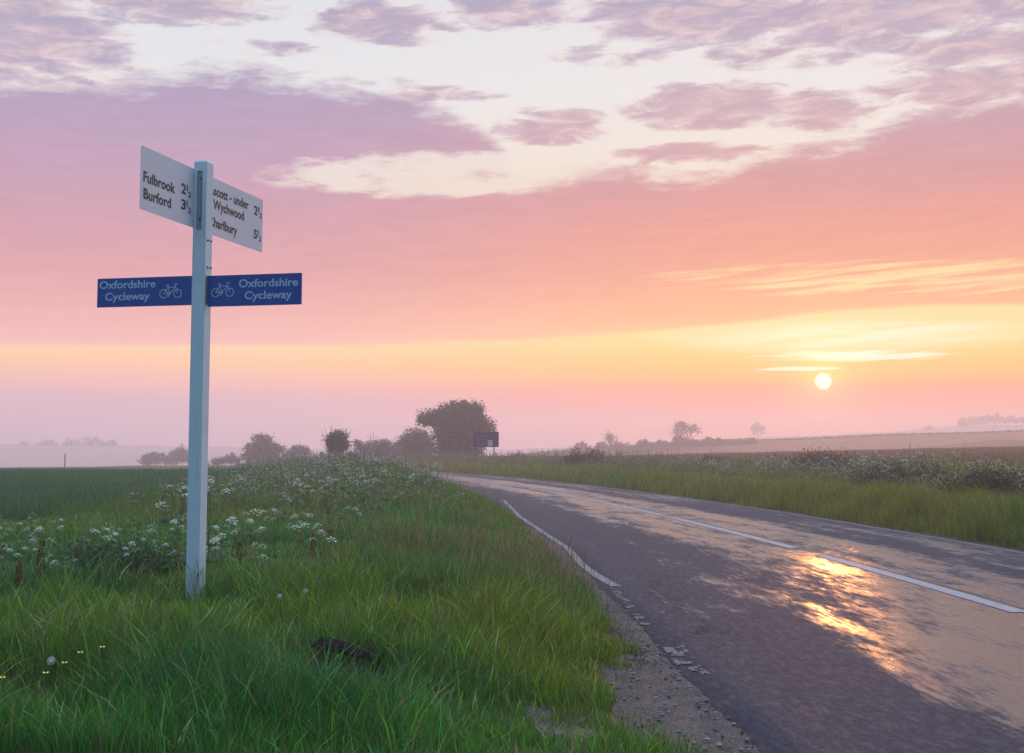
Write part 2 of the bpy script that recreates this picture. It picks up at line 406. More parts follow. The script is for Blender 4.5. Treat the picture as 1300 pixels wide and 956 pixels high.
M_PAINT = m.end(m.bsdf(mixc(sstep(a, .50, .72)*.8, (.24, .24, .28), (.08, .075, .08)), .5+sstep(b_, .4, .7)*.25, 0, .5, m.bump(b_, .3, .004)))
m = NodeMat('broken_road_paint'); o_ = m.obj(); M_PAINT2 = m.end(m.bsdf(mixc(noise(o_, 40, 4), (.09, .09, .095), (.17, .17, .17)), .7, 0, .2))
def flakes(name, pts_, width, keep, cell=.022, seed=3):
    """what is left of a painted line: irregular flakes of paint"""
    P = np.array(pts_, float); D = np.r_[0, np.cumsum(np.linalg.norm(np.diff(P, axis=0), axis=1))]; r_ = np.random.default_rng(seed); V_, T_ = [], []
    for s_ in np.arange(0, D[-1], cell*1.5):
        c = np.array([np.interp(s_, D, P[:, 0]), np.interp(s_, D, P[:, 1])]); d = np.array([np.interp(s_+.02, D, P[:, 0]), np.interp(s_+.02, D, P[:, 1])])-c
        if np.linalg.norm(d) < 1e-6: continue
        d /= np.linalg.norm(d); n_ = np.array([d[1], -d[0]])
        for t_ in np.arange(-width/2, width/2, cell):
            q = c+n_*(t_+cell/2)
            if fbm(q[0]*14, q[1]*9, seed)+.25*(r_.random()-.5) > keep: continue
            q = q+(r_.random(2)-.5)*cell*.5; k = len(V_); m_ = 6
            for j in range(m_):
                a = j/m_*6.283; rr_ = cell*(.45+.5*r_.random()); x, y = q+rr_*(math.cos(a)*n_+1.5*math.sin(a)*d); V_.append((x, y, float(road_z(x, y))+.003))
            T_ += [[k, k+j+1, k+j] for j in range(1, m_-1)]
    return link_mesh(name, np_mesh(name, V_, T_), M_PAINT2)
k = 0
for y0, y1 in ((-4.2, 1.6), (1.9+.0, 7.4), (10.35, 15.9), (17.0, 24.6), (25.3, 33.8), (35, 43.0), (44.5, 52), (54, 61), (63, 70)):
    if y0 == 1.9: continue
    yy = np.linspace(y0, y1, 40)
    strip('centre_line_marking', np.stack([xc(yy), yy], 1), .16, M_PAINT, jag=.004).__setitem__('kind', 'structure')
Lp = [gnd(*p) for p in [(637.5,636),(656,656.5),(690,680),(716,697),(728,712),(740,724),(756,735),(776,746)]]
Lp = np.array([(p.x, p.y) for p in Lp[::-1]])
yy = np.linspace(Lp[0, 1], Lp[-1, 1], 90); xx = np.interp(yy, Lp[:, 1], Lp[:, 0])
m = NodeMat('grimy_edge_paint'); o_ = m.obj(); a = noise(o_, 18, 6, .72)
M_EDGE = m.end(m.bsdf(mixc(sstep(a, .46, .62)*.8, (.16, .155, .17), (.05, .045, .05)), .7, 0, .3, m.bump(noise(o_, 120, 3), .4, .004)))
strip('edge_line_marking', np.stack([xx+.05, yy], 1), np.interp(yy, [12, 18, 33], [.10, .085, .08]), M_EDGE, jag=.012)['kind'] = 'structure'
yy = np.linspace(34, 75, 60)
strip('edge_line_marking', np.stack([edge_l(yy)+.25, yy], 1), .09, M_PAINT, jag=.01)['kind'] = 'structure'
Lp2 = np.array([(gnd(*p).x, gnd(*p).y) for p in [(884,858),(872,846),(862,833),(853,822)]])
M_TAR = painted('tar_seam', (.010, .009, .011), .5, .3, (.03, .025, .03), .3)
yy = np.linspace(2, 70, 400)
strip('road_seam', np.stack([xc(yy)+.13+.012*np.sin(yy*1.7)+.01*np.sin(yy*5), yy], 1), .055, M_TAR, dz=.0025, jag=.02)['kind'] = 'structure'
flakes('edge_line_marking', Lp2, .13, .42, .016)['kind'] = 'structure'
pa = [(820,795),(806,780),(796,767),(786,757),(777,747)]
flakes('edge_line_marking', np.array([(gnd(*p).x, gnd(*p).y) for p in pa]), .07, .45, .014, seed=9)['kind'] = 'structure'
yy = np.linspace(14, 80, 120)
strip('edge_line_marking', np.stack([edge_r(yy)-.22, yy], 1), .08, M_EDGE, jag=.015)['kind'] = 'structure'

# gravel shoulder between the ragged grass and the broken asphalt edge
gy = np.arange(0.5, 26, .07); gu = np.linspace(0, 1, 60)
gl = grass_edge(gy)-.5; gr = edge_l(gy)+.03
SX = gl[:, None]*(1-gu)+gr[:, None]*gu; SY = np.repeat(gy[:, None], 60, 1)
t_ = S((SX-grass_edge(SY)+.15)/.25)
SZ = terr(SX, SY)*(1-t_)+(-.012)*t_ + .012 + (fbm(SX*9, SY*9, 3)-.5)*.03+(fbm(SX*40, SY*40, 5, 2)-.5)*.012
SZ[:, :2] -= .04
SZ[:, -2:] = -.015
me = np_mesh('gravel_shoulder', np.stack([SX, SY, SZ], -1), quads=grid_quads(len(gy), 60), smooth=True)
m = NodeMat('gravelly_soil'); o_ = m.obj(); a = noise(o_, 55, 5, .7); b_ = noise(o_, 4, 4, .6)
vo = m.nt.nodes.new('ShaderNodeTexVoronoi'); put(vo.inputs['Vector'], o_); vo.inputs['Scale'].default_value = 75
vc = V(vo.outputs['Color']); vd_ = V(vo.outputs['Distance'])
cs = mixc(sstep(b_, .35, .65), (.040, .030, .028), (.070, .060, .062))
cs = mixc(sstep(a, .50, .66), cs, (.16, .13, .125))
M_GRAVEL = m.end(m.bsdf(cs, .75, 0, .35, m.bump(a+vd_*-.8, .8, .02)))
tag(link_mesh('gravel_shoulder', me, M_GRAVEL), kind='structure')

# ------------------------------------------------------------------ misty air
hb = bmesh.new(); bmesh.ops.create_cube(hb, size=1.0)
X0, X1, Y0, Y1, Z0, Z1 = -520, 520, -75, 640, -12, 15.5
for v in hb.verts: v.co = (X0 if v.co.x < 0 else X1, Y0 if v.co.y < 0 else Y1, Z0 if v.co.z < 0 else Z1)
hm = bpy.data.meshes.new('haze'); hb.to_mesh(hm); hb.free()
mh = bpy.data.materials.new('mist'); mh.use_nodes = True; mh.node_tree.nodes.clear()
pv = mh.node_tree.nodes.new('ShaderNodeVolumePrincipled'); oh = mh.node_tree.nodes.new('ShaderNodeOutputMaterial')
pv.inputs['Density'].default_value = .0027; pv.inputs['Color'].default_value = (.985, .93, 1.0, 1); pv.inputs['Anisotropy'].default_value = .6
mh.node_tree.links.new(pv.outputs[0], oh.inputs['Volume'])
tag(link_mesh('haze', hm, mh), kind='stuff')

# ------------------------------------------------------------------ small mesh builders
class MB:
    def __init__(s): s.v = []; s.q = []; s.t = []; s.n = 0
    def add(s, v, q=None, t=None):
        v = np.asarray(v, float).reshape(-1, 3)
        if q is not None and len(q): s.q.append(np.asarray(q)+s.n)
        if t is not None and len(t): s.t.append(np.asarray(t)+s.n)
        s.v.append(v); s.n += len(v); return s
    def box(s, o, ex, ey, ez, hx, hy, hz):
        o, ex, ey, ez = (np.array(a, float) for a in (o, ex, ey, ez))
        v = [o+ex*hx*i+ey*hy*j+ez*hz*k for i in (-1, 1) for j in (-1, 1) for k in (-1, 1)]
        return s.add(v, [[0,1,3,2],[4,6,7,5],[0,4,5,1],[2,3,7,6],[0,2,6,4],[1,5,7,3]])
    def tube(s, pts_, rad, k=6, cap=True):
        P = np.asarray(pts_, float); n = len(P); rad = np.broadcast_to(np.asarray(rad, float), (n,))
        T = np.gradient(P, axis=0); T /= np.linalg.norm(T, axis=1)[:, None]+1e-9
        up = np.array([0, 0, 1.0]) if abs(T[0][2]) < .9 else np.array([1.0, 0, 0])
        V_ = []
        for i in range(n):
            a = np.cross(T[i], up); a /= np.linalg.norm(a)+1e-9; b = np.cross(T[i], a)
            for j in range(k):
                th = 2*math.pi*j/k; V_.append(P[i]+rad[i]*(math.cos(th)*a+math.sin(th)*b))
        q = [[i*k+j, i*k+(j+1) % k, (i+1)*k+(j+1) % k, (i+1)*k+j] for i in range(n-1) for j in range(k)]
        t = []
        if cap:
            V_ += [P[0], P[-1]]; a0, a1 = n*k, n*k+1
            t = [[a0, (j+1) % k, j] for j in range(k)]+[[a1, (n-1)*k+j, (n-1)*k+(j+1) % k] for j in range(k)]
        return s.add(V_, q, t)
    def build(s, name, mat, parent=None, cols=None, smooth=False, bevel=0.0):
        me = np_mesh(name, np.concatenate(s.v), np.concatenate(s.t) if s.t else None, np.concatenate(s.q) if s.q else None, cols, smooth)
        o = link_mesh(name, me, mat, parent)
        if bevel:
            b = o.modifiers.new('bevel', 'BEVEL'); b.width = bevel; b.segments = 2; b.limit_method = 'ANGLE'
        return o

# ------------------------------------------------------------------ the signpost
PHI = R(13.0); PW = .098
pdir = np.array([math.sin(PHI), math.cos(PHI), 0]); pnor = np.array([math.cos(PHI), -math.sin(PHI), 0]); UP = np.array([0, 0, 1.0])
PB = gnd(246.5, 766, .25); PBx, PBy = PB.x, PB.y+.03
base = np.array([PBx, PBy, float(terr(PBx, PBy))])
ztop = at(254, 204, PBy-.03).z
M_POST = painted('white_post_paint', (.56, .66, .71), .38, .10, (.35, .37, .34), .22, nscale=5)
m = NodeMat('weathered_white_post_paint'); o_ = m.obj(); sp_ = m.nt.nodes.new('ShaderNodeSeparateXYZ'); put(sp_.inputs[0], o_); hz_ = V(sp_.outputs[2])
na = noise(o_, 7, 6, .65); nb = noise(m.scale(o_, (30, 30, 1.6)), 1.0, 5, .65); nc_ = noise(o_, 42, 5, .7)
pc_ = mixc(sstep(na, .35, .7)*.30, (.66, .73, .77), (.50, .57, .60))
pc_ = mixc(sstep(nb, .54, .78)*.45, pc_, (.30, .34, .30))
pc_ = mixc(sstep(nc_, .66, .72)*.8, pc_, (.20, .17, .14))
pc_ = mixc(sstep(hz_+(na-.5)*.8, .42, .0)*.55, pc_, (.26, .33, .20))
M_POST = m.end(m.bsdf(pc_, .42+na*.2, 0, .35, m.bump(nc_*.6+na*.4, .25, .004)))
M_SLOT = painted('weathered_grey_paint', (.30, .36, .38), .5, .25, (.16, .17, .15), .4, nscale=9)
M_PLATE = painted('white_sign_sheeting', (.70, .68, .74), .5, .06, (.42, .42, .38), .10, nscale=4)
M_BACK = painted('grey_aluminium', (.40, .41, .42), .4, .1, (.2, .2, .2), .2, metal=.6)
M_BLACK = painted('black_lettering', (.020, .017, .018), .5, .1, (.06, .05, .05), .1)
M_BLUE = painted('blue_sign_sheeting', (.0, .075, .34), .6, .10, (.03, .07, .16), .12, nscale=5)
M_SHADED_WHITE = painted('shaded_white_lettering', (.42, .60, .78), .5, .1, (.25, .35, .45), .15)  # white letters and bicycles; the bluish shade on them is put into the colour
M_BOLT = painted('rusty_bolt', (.10, .065, .045), .6, .4, (.04, .03, .02), .5, metal=.4, nscale=60)
M_GALV = painted('green_stained_bracket', (.20, .25, .22), .55, .3, (.08, .11, .07), .5, metal=.3, nscale=20)
post = empty('signpost', tuple(base))
tag(post, 'white square post with two white place-name plates and two blue cycleway arms', 'signpost')
def loc(p): return np.asarray(p, float)-base
# post: square section with a recessed slot in its front face
mb = MB(); h = PW/2; cz = (ztop-base[2])
fx = -pdir                                       # towards the viewer
def pp(a, b, z): return pnor*a+fx*b+UP*z         # a across the front face, b outwards, local to base
zs0, zs1 = at(250, 292, PBy-.05).z-base[2], at(250, 216.5, PBy-.05).z-base[2]
sa0, sa1 = -h*.52, h*.34; dep = .014
Z_ = [-.35, zs0, zs1, cz-.012]; A_ = [-h, sa0, sa1, h]
fr = [pp(a, h, z) for z in Z_ for a in A_]; q = []
for i in range(3):
    for j in range(3):
        if i == 1 and j == 1: continue
        q.append([i*4+j, i*4+j+1, (i+1)*4+j+1, (i+1)*4+j])
mb.add(fr, q)
ins = [pp(a, h, z) for z, a in ((zs0, sa0), (zs0, sa1), (zs1, sa1), (zs1, sa0))]+[pp(a, h-dep, z) for z, a in ((zs0, sa0), (zs0, sa1), (zs1, sa1), (zs1, sa0))]
mb.add(ins, [[0,1,5,4],[1,2,6,5],[2,3,7,6],[3,0,4,7]])
zt = cz-.012
mb.add([pp(-h,h,-.35),pp(-h,h,zt),pp(-h,-h,zt),pp(-h,-h,-.35),pp(h,h,-.35),pp(h,h,zt),pp(h,-h,zt),pp(h,-h,-.35)], [[0,1,2,3],[4,7,6,5],[3,2,6,7]])
e = .86
mb.add([pp(-h,h,zt),pp(h,h,zt),pp(h,-h,zt),pp(-h,-h,zt),pp(-h*e,h*e,cz),pp(h*e,h*e,cz),pp(h*e,-h*e,cz),pp(-h*e,-h*e,cz)], [[0,1,5,4],[1,2,6,5],[2,3,7,6],[3,0,4,7],[4,5,6,7]])
mb.build('post', M_POST, post)
sb = MB(); sb.box(pp((sa0+sa1)/2, h-dep+.002, (zs0+zs1)/2), pnor, fx, UP, (sa1-sa0)/2, .002, (zs1-zs0)/2)
sb.box(pp((sa0+sa1)/2-.004, h-dep+.006, (zs0+zs1)/2+.03), pnor, fx, UP, .011, .003, (zs1-zs0)/2-.06)
sb.build('mounting_channel', M_SLOT, post)
def bolt(p, n, r=.006):
    b = MB(); p = np.asarray(p); n = np.asarray(n)
    b.tube([p, p+n*.004], [r*1.35, r*1.35], 10); b.tube([p+n*.004, p+n*.010], [r, r*.9], 6); return b.build('bolt', M_BOLT, post)
bolt(pp(.0, h-dep+.009, zs1-.055), fx, .005)
bolt(pp(.0, h-dep+.009, zs0+.075), fx, .005)
for py_ in (306, 340):
    zb = at(261, py_, PBy).z-base[2]
    for b_ in (.018, -.030): bolt(pp(h, b_, zb), pnor, .0055)
band = MB()                                       # thin joint line where the collar is clamped on
zb = at(250, 292, PBy).z-base[2]

def plane_hit(px, py, p0, n):
    d = np.array(ray(px, py)); o = np.array([0, 0, CAMZ]); return o+d*(np.dot(p0-o, n)/np.dot(d, n))
CAPH = None
def text_mesh(body):
    cu = bpy.data.curves.new('t', 'FONT'); cu.body = body; cu.size = 1.0; cu.offset = .022; cu.resolution_u = 4
    o = bpy.data.objects.new('t', cu); C.objects.link(o)
    dg = bpy.context.evaluated_depsgraph_get(); dg.update()
    me = bpy.data.meshes.new_from_object(o.evaluated_get(dg))
    v = np.zeros(len(me.vertices)*3); me.vertices.foreach_get('co', v); v = v.reshape(-1, 3)
    me.calc_loop_triangles(); t = np.zeros(len(me.loop_triangles)*3, dtype=np.int32); me.loop_triangles.foreach_get('vertices', t)
    bpy.data.objects.remove(o); bpy.data.curves.remove(cu); bpy.data.meshes.remove(me)
    return v, t.reshape(-1, 3)
CAPH = text_mesh('H')[0][:, 1].max()
def letter(mb_, body, s0, s1, t0, cap, O, es, en, off):
    """text from s0 to s1 along es, baseline height t0 (world z), cap height in metres; a thin solid"""
    v, t = text_mesh(body)
    x = (v[:, 0]-v[:, 0].min())/(v[:, 0].max()-v[:, 0].min())*(s1-s0)+s0; y = v[:, 1]*cap/CAPH+t0
    P = O[None]+es[None]*x[:, None]+UP[None]*y[:, None]+en[None]*off
    mb_.add(P, None, t)
def plate(name, mat, s0, s1, z0, z1, O, es, en, th, rad=.012):
    """rounded rectangle plate, s along es, world heights z0..z1, thickness th behind the face"""
    out = []
    for (cs_, cz_, a0) in ((s1-rad, z1-rad, 0), (s0+rad, z1-rad, 90), (s0+rad, z0+rad, 180), (s1-rad, z0+rad, 270)):
        for k in range(5):
            a = R(a0+k*22.5); out.append((cs_+rad*math.cos(a), cz_+rad*math.sin(a)))
    n = len(out); mb_ = MB(); vv = [O+es*a+UP*b for a, b in out]+[O+es*a+UP*b-en*th for a, b in out]
    c0 = O+es*(s0+s1)/2+UP*(z0+z1)/2; vv += [c0, c0-en*th]
    mb_.add(vv, [[i, (i+1) % n, n+(i+1) % n, n+i] for i in range(n)], [[2*n, (i+1) % n, i] for i in range(n)]+[[2*n+1, n+i, n+(i+1) % n] for i in range(n)])
    o = mb_.build(name, mat, post); return o

# white place-name plates, bolted along the post's left side
O1 = loc(np.array([PBx, PBy, 0])-pnor*(h+.0015)); O1w = O1+base
def st(px, py):
    p = plane_hit(px, py, O1w, pnor); return float(np.dot(p-O1w, pdir)), float(p[2])
cor = [st(179, 193.5), st(178, 273.2), st(334, 246), st(332.8, 313.4)]
print('white plate corners', cor)
zt1 = (cor[0][1]+cor[2][1])/2-base[2]; zb1 = (cor[1][1]+cor[3][1])/2-base[2]
sL, sR = (cor[0][0]+cor[1][0])/2, (cor[2][0]+cor[3][0])/2
OL = O1.copy(); OL[2] = 0
pl1 = plate('place_name_plate', M_PLATE, sL, .0, zb1, zt1, OL, pdir, pnor, .0035); pl1['label'] = 'near white plate reading Fulbrook and Burford'
pl2 = plate('place_name_plate', M_PLATE, .004, sR, zb1-.002, zt1-.002, OL, pdir, pnor, .0035); pl2['label'] = 'far white plate reading Ascott-under-Wychwood and Charlbury'
def put_text(mb_, body, pl, pr, capf, O, es, en, cap=None):
    s0, z0 = st(*pl); s1, z1 = st(*pr); letter(mb_, body, s0, s1, z0-base[2], cap, O, es, en, .0018)
HW = zt1-zb1; cap = HW*.163
def half(mb_, pa, cap):
    s0, z0 = st(*pa[0]); s1, _ = st(*pa[1]); z0 -= base[2]; w_ = s1-s0
    letter(mb_, pa[2], s0, s0+w_*.46, z0, cap, OL, pdir, pnor, .0018)
    letter(mb_, '1', s0+w_*.53, s0+w_*.64, z0+cap*.42, cap*.62, OL, pdir, pnor, .0018)
    letter(mb_, '2', s0+w_*.70, s0+w_*1.0, z0-cap*.16, cap*.58, OL, pdir, pnor, .0018)
def line(pl_, *items):
    for it in items:
        mb_ = MB()
        if len(it) == 3: half(mb_, it, cap)
        else: put_text(mb_, it[0], it[1], it[1+1] if len(it) > 2 else it[2], 0, OL, pdir, pnor, cap)
        mb_.build('lettering', M_BLACK, pl_)
def word(pl_, body, l, r_):
    mb_ = MB(); put_text(mb_, body, l, r_, 0, OL, pdir, pnor, cap); mb_.build('lettering', M_BLACK, pl_)
def dist_(pl_, *it):
    mb_ = MB(); half(mb_, it, cap); mb_.build('lettering', M_BLACK, pl_)
word(pl1, 'Fulbrook', (181.9, 229.6), (222.1, 241.4)); word(pl1, 'Burford', (181.9, 251.2), (216.9, 260))
dist_(pl1, (230, 244.4), (242.5, 248), '2'); dist_(pl1, (229.8, 264.5), (242.3, 268), '3')
word(pl2, 'Ascott - under', (265.2, 244.6), (315.7, 258)); word(pl2, 'Wychwood', (270.6, 264.2), (309.7, 274))
word(pl2, 'Charlbury', (265.0, 285.3), (300.8, 294))
dist_(pl2, (322.3, 271.6), (332.3, 274), '2'); dist_(pl2, (321.8, 301.6), (331.5, 303), '5')

# blue cycleway arms, square across the post
Pc = np.array([PBx, PBy, 0.0]); O2w = Pc+fx*.012
def sb_(px, py):
    p = plane_hit(px, py, O2w, fx); return float(np.dot(p-O2w, pnor)), float(p[2]-base[2])
OB = loc(O2w); OB[2] = 0
def arm(c, label):
    (s0, za), (s1, zb) = sb_(*c[0]), sb_(*c[1])
    if s0 < 0: s1 = -h-.001
    else: s0 = h+.004
    o = plate('cycleway_plate', M_BLUE, s0, s1, zb, za, OB, pnor, fx, .003, .006); o['label'] = label; return o, s0, s1
armL, a0, a1 = arm(((124, 354), (237.2, 387.5)), 'left blue arm with Oxfordshire Cycleway and a bicycle')
armR, b0, b1 = arm(((262.8, 350.2), (382.8, 386.4)), 'right blue arm with a bicycle and Oxfordshire Cycleway')
def lt(mb_, body, pl, pr, capz):
    s0, z0 = sb_(*pl); s1, _ = sb_(*pr); letter(mb_, body, s0, s1, z0, capz, OB, pnor, fx, .0018)
def bicycle(mb_, c1, c2, par):
    """rear wheel centre c1 and front wheel centre c2 in pixels; flat line drawing cut from sheeting"""
    (x1, z1), (x2, z2) = sb_(*c1), sb_(*c2); z2 = z1; u = (x2-x1); r = u*.275; lw = u*.030
    def P(x, z): return OB+pnor*(x1+x*u)+UP*(z1+z*u)+fx*.0018
    def ring(cx, rr):
        n = 28; vv = []
        for k in range(n):
            a = 2*math.pi*k/n
            for q_ in (-1, 1):
                vv.append(P(cx+(rr+q_*.03)*math.cos(a), (rr+q_*.03)*math.sin(a)))
        mb_.add(vv, [[2*k, 2*k+1, (2*k+3) % (2*n), (2*k+2) % (2*n)] for k in range(n)])
    def bar(a, b, wd=.028):
        a = np.array(a, float); b = np.array(b, float); d = b-a; d /= np.linalg.norm(d); n_ = np.array([-d[1], d[0]])*wd
        mb_.add([P(*(a+n_)), P(*(a-n_)), P(*(b-n_)), P(*(b+n_))], [[0, 1, 2, 3]])
    ring(0, .27); ring(1, .27); ring(.44, .07)
    bar((0, 0), (.42, 0)); bar((0, 0), (.30, .42)); bar((.44, 0), (.28, .52)); bar((.30, .42), (.82, .42)); bar((.44, 0), (.82, .40))
    bar((1, 0), (.80, .62)); bar((.16, .54), (.38, .54), .035); bar((.78, .62), (.96, .64)); bar((.96, .64), (1.0, .55)); bar((.44, 0), (.36, -.16)); bar((.30, -.17), (.42, -.17))
cz_ = (sb_(126, 357.2)[1]-sb_(126, 366.7)[1])
for ar, body, l, r_, kk in ((armL, 'Oxfordshire', (126.4, 366.8), (197.5, 366), 1), (armL, 'Cycleway', (133.4, 381.6), (190.2, 381), 1),
                            (armR, 'Oxfordshire', (303.3, 364.8), (378.4, 364), 1.02), (armR, 'Cycleway', (310.5, 379.9), (370.7, 379), 1.02)):
    mb_ = MB(); lt(mb_, body, l, r_, cz_*kk); mb_.build('lettering', M_SHADED_WHITE, ar)
t4 = MB(); bicycle(t4, (207.8, 373.0), (225.6, 373), armL); t4.build('bicycle_symbol', M_SHADED_WHITE, armL)
t6 = MB(); bicycle(t6, (273.6, 371.6), (291.7, 371.6), armR); t6.build('bicycle_symbol', M_SHADED_WHITE, armR)
# brackets that hold the blue arms to the sides of the post
zc = (sb_(264, 350)[1]+sb_(264, 386.5)[1])/2; zh = (sb_(264, 350)[1]-sb_(264, 386.5)[1])/2
for sgn in (1, -1):
    b = MB(); b.box(pnor*sgn*(h+.002)+fx*(-.005)+UP*zc, pnor, fx, UP, .0015, h*.86, zh*1.0)
    b.box(pnor*sgn*(h+.018)+fx*(.006)+UP*zc, pnor, fx, UP, .0145, .0012, zh*.9)
    b.build('bracket', M_GALV, post)
# ------------------------------------------------------------------ far direction sign by the bend
YS = 76.0
def px_m(Y): return Y/F
sb0 = at(617, 579, YS); zs = float(terr(sb0.x, YS))
road_sign = empty('direction_sign', (sb0.x, YS, zs)); tag(road_sign, 'dark rectangular direction sign on posts beside the big tree at the bend', 'road sign')
M_DARKS = painted('dark_sign_face', (.035, .045, .09), .5, .1, (.05, .05, .07), .2)
M_SPOST = painted('grey_sign_post', (.16, .16, .17), .5, .1, (.1, .1, .1), .2)
M_SPALE = painted('pale_sign_panel', (.45, .55, .70), .5, .05, (.3, .35, .4), .1)
ps = px_m(YS); zt_ = at(617, 548, YS).z-zs; zb_ = at(617, 567.6, YS).z-zs; hw = 16.2*ps
b = MB(); b.box((0, 0, (zt_+zb_)/2), (1,0,0), (0,1,0), (0,0,1), hw, .02, (zt_-zb_)/2); panel = b.build('panel', M_DARKS, road_sign, bevel=.008)
b = MB(); b.box((5.3*ps, -.024, zb_+(zt_-zb_)*.27), (1,0,0), (0,1,0), (0,0,1), 3.2*ps, .003, 3.6*ps); b.build('pale_patch', M_SPALE, panel)
for k in range(3):
    b = MB(); b.box((-6*ps, -.023, zb_+(zt_-zb_)*(.25+.25*k)), (1,0,0), (0,1,0), (0,0,1), (7-k)*ps, .002, .35*ps); b.build('route_line', M_SPOST, panel)
for dx_ in (-11*ps, 10*ps):
    b = MB(); b.tube([(dx_, .06, -.3), (dx_, .06, zt_-.05)], .038, 8); b.build('post', M_SPOST, road_sign)
pl = at(82, 590, 88); zp = float(terr(pl.x, 88)); zt2 = at(82, 576, 88).z
b = MB(); b.tube([(0, 0, -.3), (.02, 0, zt2-zp)], [.05, .04], 8); po = b.build('marker_pole', M_SPOST); po.location = (pl.x, 88, zp)
tag(po, 'thin dark pole standing alone in the mist beyond the crop at far left', 'pole')

# black ridged piece of plastic lying on the bare soil
def gndt(px, py):
    z = .15
    for _ in range(8): p = gnd(px, py, z); z = float(terr(p.x, p.y))
    return Vector((p.x, p.y, z))
dp = gndt(441, 846); zd = dp.z
M_RUB = painted('black_rubber', (.006, .006, .007), .85, .3, (.012, .01, .01), .3, nscale=30)
deb = empty('black_debris', (dp.x, dp.y, zd+.075), R(-14)); deb.rotation_euler = (R(22), R(8), R(-18)); tag(deb, 'black ridged strip of rubber or plastic lying on the bare soil in the verge grass', 'debris')
b = MB(); n = 26; V_ = []
for i in range(n):
    t = i/(n-1); x = (t-.5)*.36; wd = .050*(1-.75*t**2.2)*(.75+.25*min(1, t*8)); zz = .010*math.sin(t*3.0)-.012*t+.02
    for j in range(7):
        u = j/6-.5; V_.append((x, u*2*wd-.02*t, zz+.012*(1-4*u*u)))
for i in range(n):
    for j in range(7):
        vv = V_[i*7+j]; V_.append((vv[0], vv[1], vv[2]-.012))
q = [[i*7+j, (i+1)*7+j, (i+1)*7+j+1, i*7+j+1] for i in range(n-1) for j in range(6)]; N0 = n*7
q += [[N0+a[3], N0+a[2], N0+a[1], N0+a[0]] for a in q]
q += [[i*7, N0+i*7, N0+(i+1)*7, (i+1)*7] for i in range(n-1)]+[[i*7+6, (i+1)*7+6, N0+(i+1)*7+6, N0+i*7+6] for i in range(n-1)]
q += [[j, j+1, N0+j+1, N0+j] for j in range(6)]+[[(n-1)*7+j, N0+(n-1)*7+j, N0+(n-1)*7+j+1, (n-1)*7+j+1] for j in range(6)]
b.add(V_, q); b.build('strip', M_RUB, deb, smooth=False)
for k in range(6):
    u = (k-2.5)/6; b = MB(); P = []
    for i in range(12):
        t = .04+.84*i/11*(1-.12*abs(u)*2); wd = .050*(1-.75*t**2.2); P.append(((t-.5)*.36, u*2*wd-.02*t, .010*math.sin(t*3.0)-.012*t+.02+.012*(1-4*u*u)+.003))
    b.tube(P, .0042, 5); b.build('ridge', M_RUB, deb)

# ------------------------------------------------------------------ grass
M_GRASS = leafmat('grass_blades', .32)
M_CROP = leafmat('crop_leaves', .25)
M_LEAF = leafmat('leaves', .30)
def blade_mesh(name, P, h, wd, az, lean, col, segs, mat, kind='stuff', tipcol=None):
    """P (n,3) roots; one tapering curved blade each, turned at random"""
    n = len(P); fa = rng.random(n)*math.pi*2
    sd_ = np.stack([np.cos(fa), np.sin(fa), np.zeros(n)], 1)
    ld = np.stack([np.cos(az), np.sin(az), np.zeros(n)], 1)
    V_ = []; k = 2*segs+1
    for i in range(segs):
        t = i/segs; c = P+UP*(h*(t-.18*lean*t*t))[:, None]+ld*(h*lean*t*t)[:, None]
        ww = (wd*(1-t)**.6*.5)[:, None]
        V_ += [c-sd_*ww, c+sd_*ww]
    V_.append(P+UP*(h*(1-.18*lean))[:, None]+ld*(h*lean)[:, None])
    V_ = np.stack(V_, 1).reshape(-1, 3); b0 = (np.arange(n)*k)[:, None]
    q = [b0+np.array([2*i, 2*i+1, 2*i+3, 2*i+2]) for i in range(segs-1)]
    q = np.concatenate(q) if q else None
    t = b0+np.array([2*segs-2, 2*segs-1, 2*segs])
    me = np_mesh(name, V_, t, q, np.repeat(col, k, 0))
    o = link_mesh(name, me, mat); o['kind'] = kind; return o
def scatter(y0, y1, D, inside, extra=0.0, tmin=-.47, tmax=.47, m=1.2):
    """points with area density D(y) over the strip the camera could see"""
    out = []; y = y0
    while y < y1:
        y2 = min(y1, y*1.08+.05); xa, xb = tmin*y2-m, tmax*y2+m; n = int(D((y+y2)/2)*(xb-xa)*(y2-y))
        p = np.stack([xa+(xb-xa)*rng.random(n), y+(y2-y)*rng.random(n)], 1)
        p = p[inside(p[:, 0], p[:, 1])]; out.append(p); y = y2
    return np.concatenate(out)
def dens(d0, y0, p): return lambda y: d0*min(1.0, (y0/y)**p)
soilc = gndt(447, 856); soil2 = gndt(530, 826)
def bare(x, y):
    a = np.minimum(((x-soilc.x)/.23)**2+((y-soilc.y+.06)/.30)**2, ((x-dp.x)/.24)**2+((y-dp.y+.12)/.22)**2); b_ = ((x-soil2.x)/.22)**2+((y-soil2.y)/.12)**2
    w_ = (fbm(x*8, y*8, 21)-.5)*1.2
    return (a+w_ < 1.0), (b_+w_ < .8)
def crop_x(y): return np.interp(y, [8, 15, 18.7, 24, 30, 43, 61, 70], [-9.5, -8.0, -7.3, -6.8, -7.3, -8.6, -9.6, -10.5])
def in_left(x, y):
    a, b_ = bare(x, y)
    e1 = grass_edge(y)+(fbm(x*2.2+y*.3, y*2.2, 31)-.5)*.45
    ex = np.where(y < 24, e1, edge_l(y)-.05+(fbm(y*.8, x*.2, 33)-.5)*.3)
    return (x < ex) & ~a & ~(b_ & (rng.random(len(x)) < .8)) & (x > crop_x(y)-1.0)
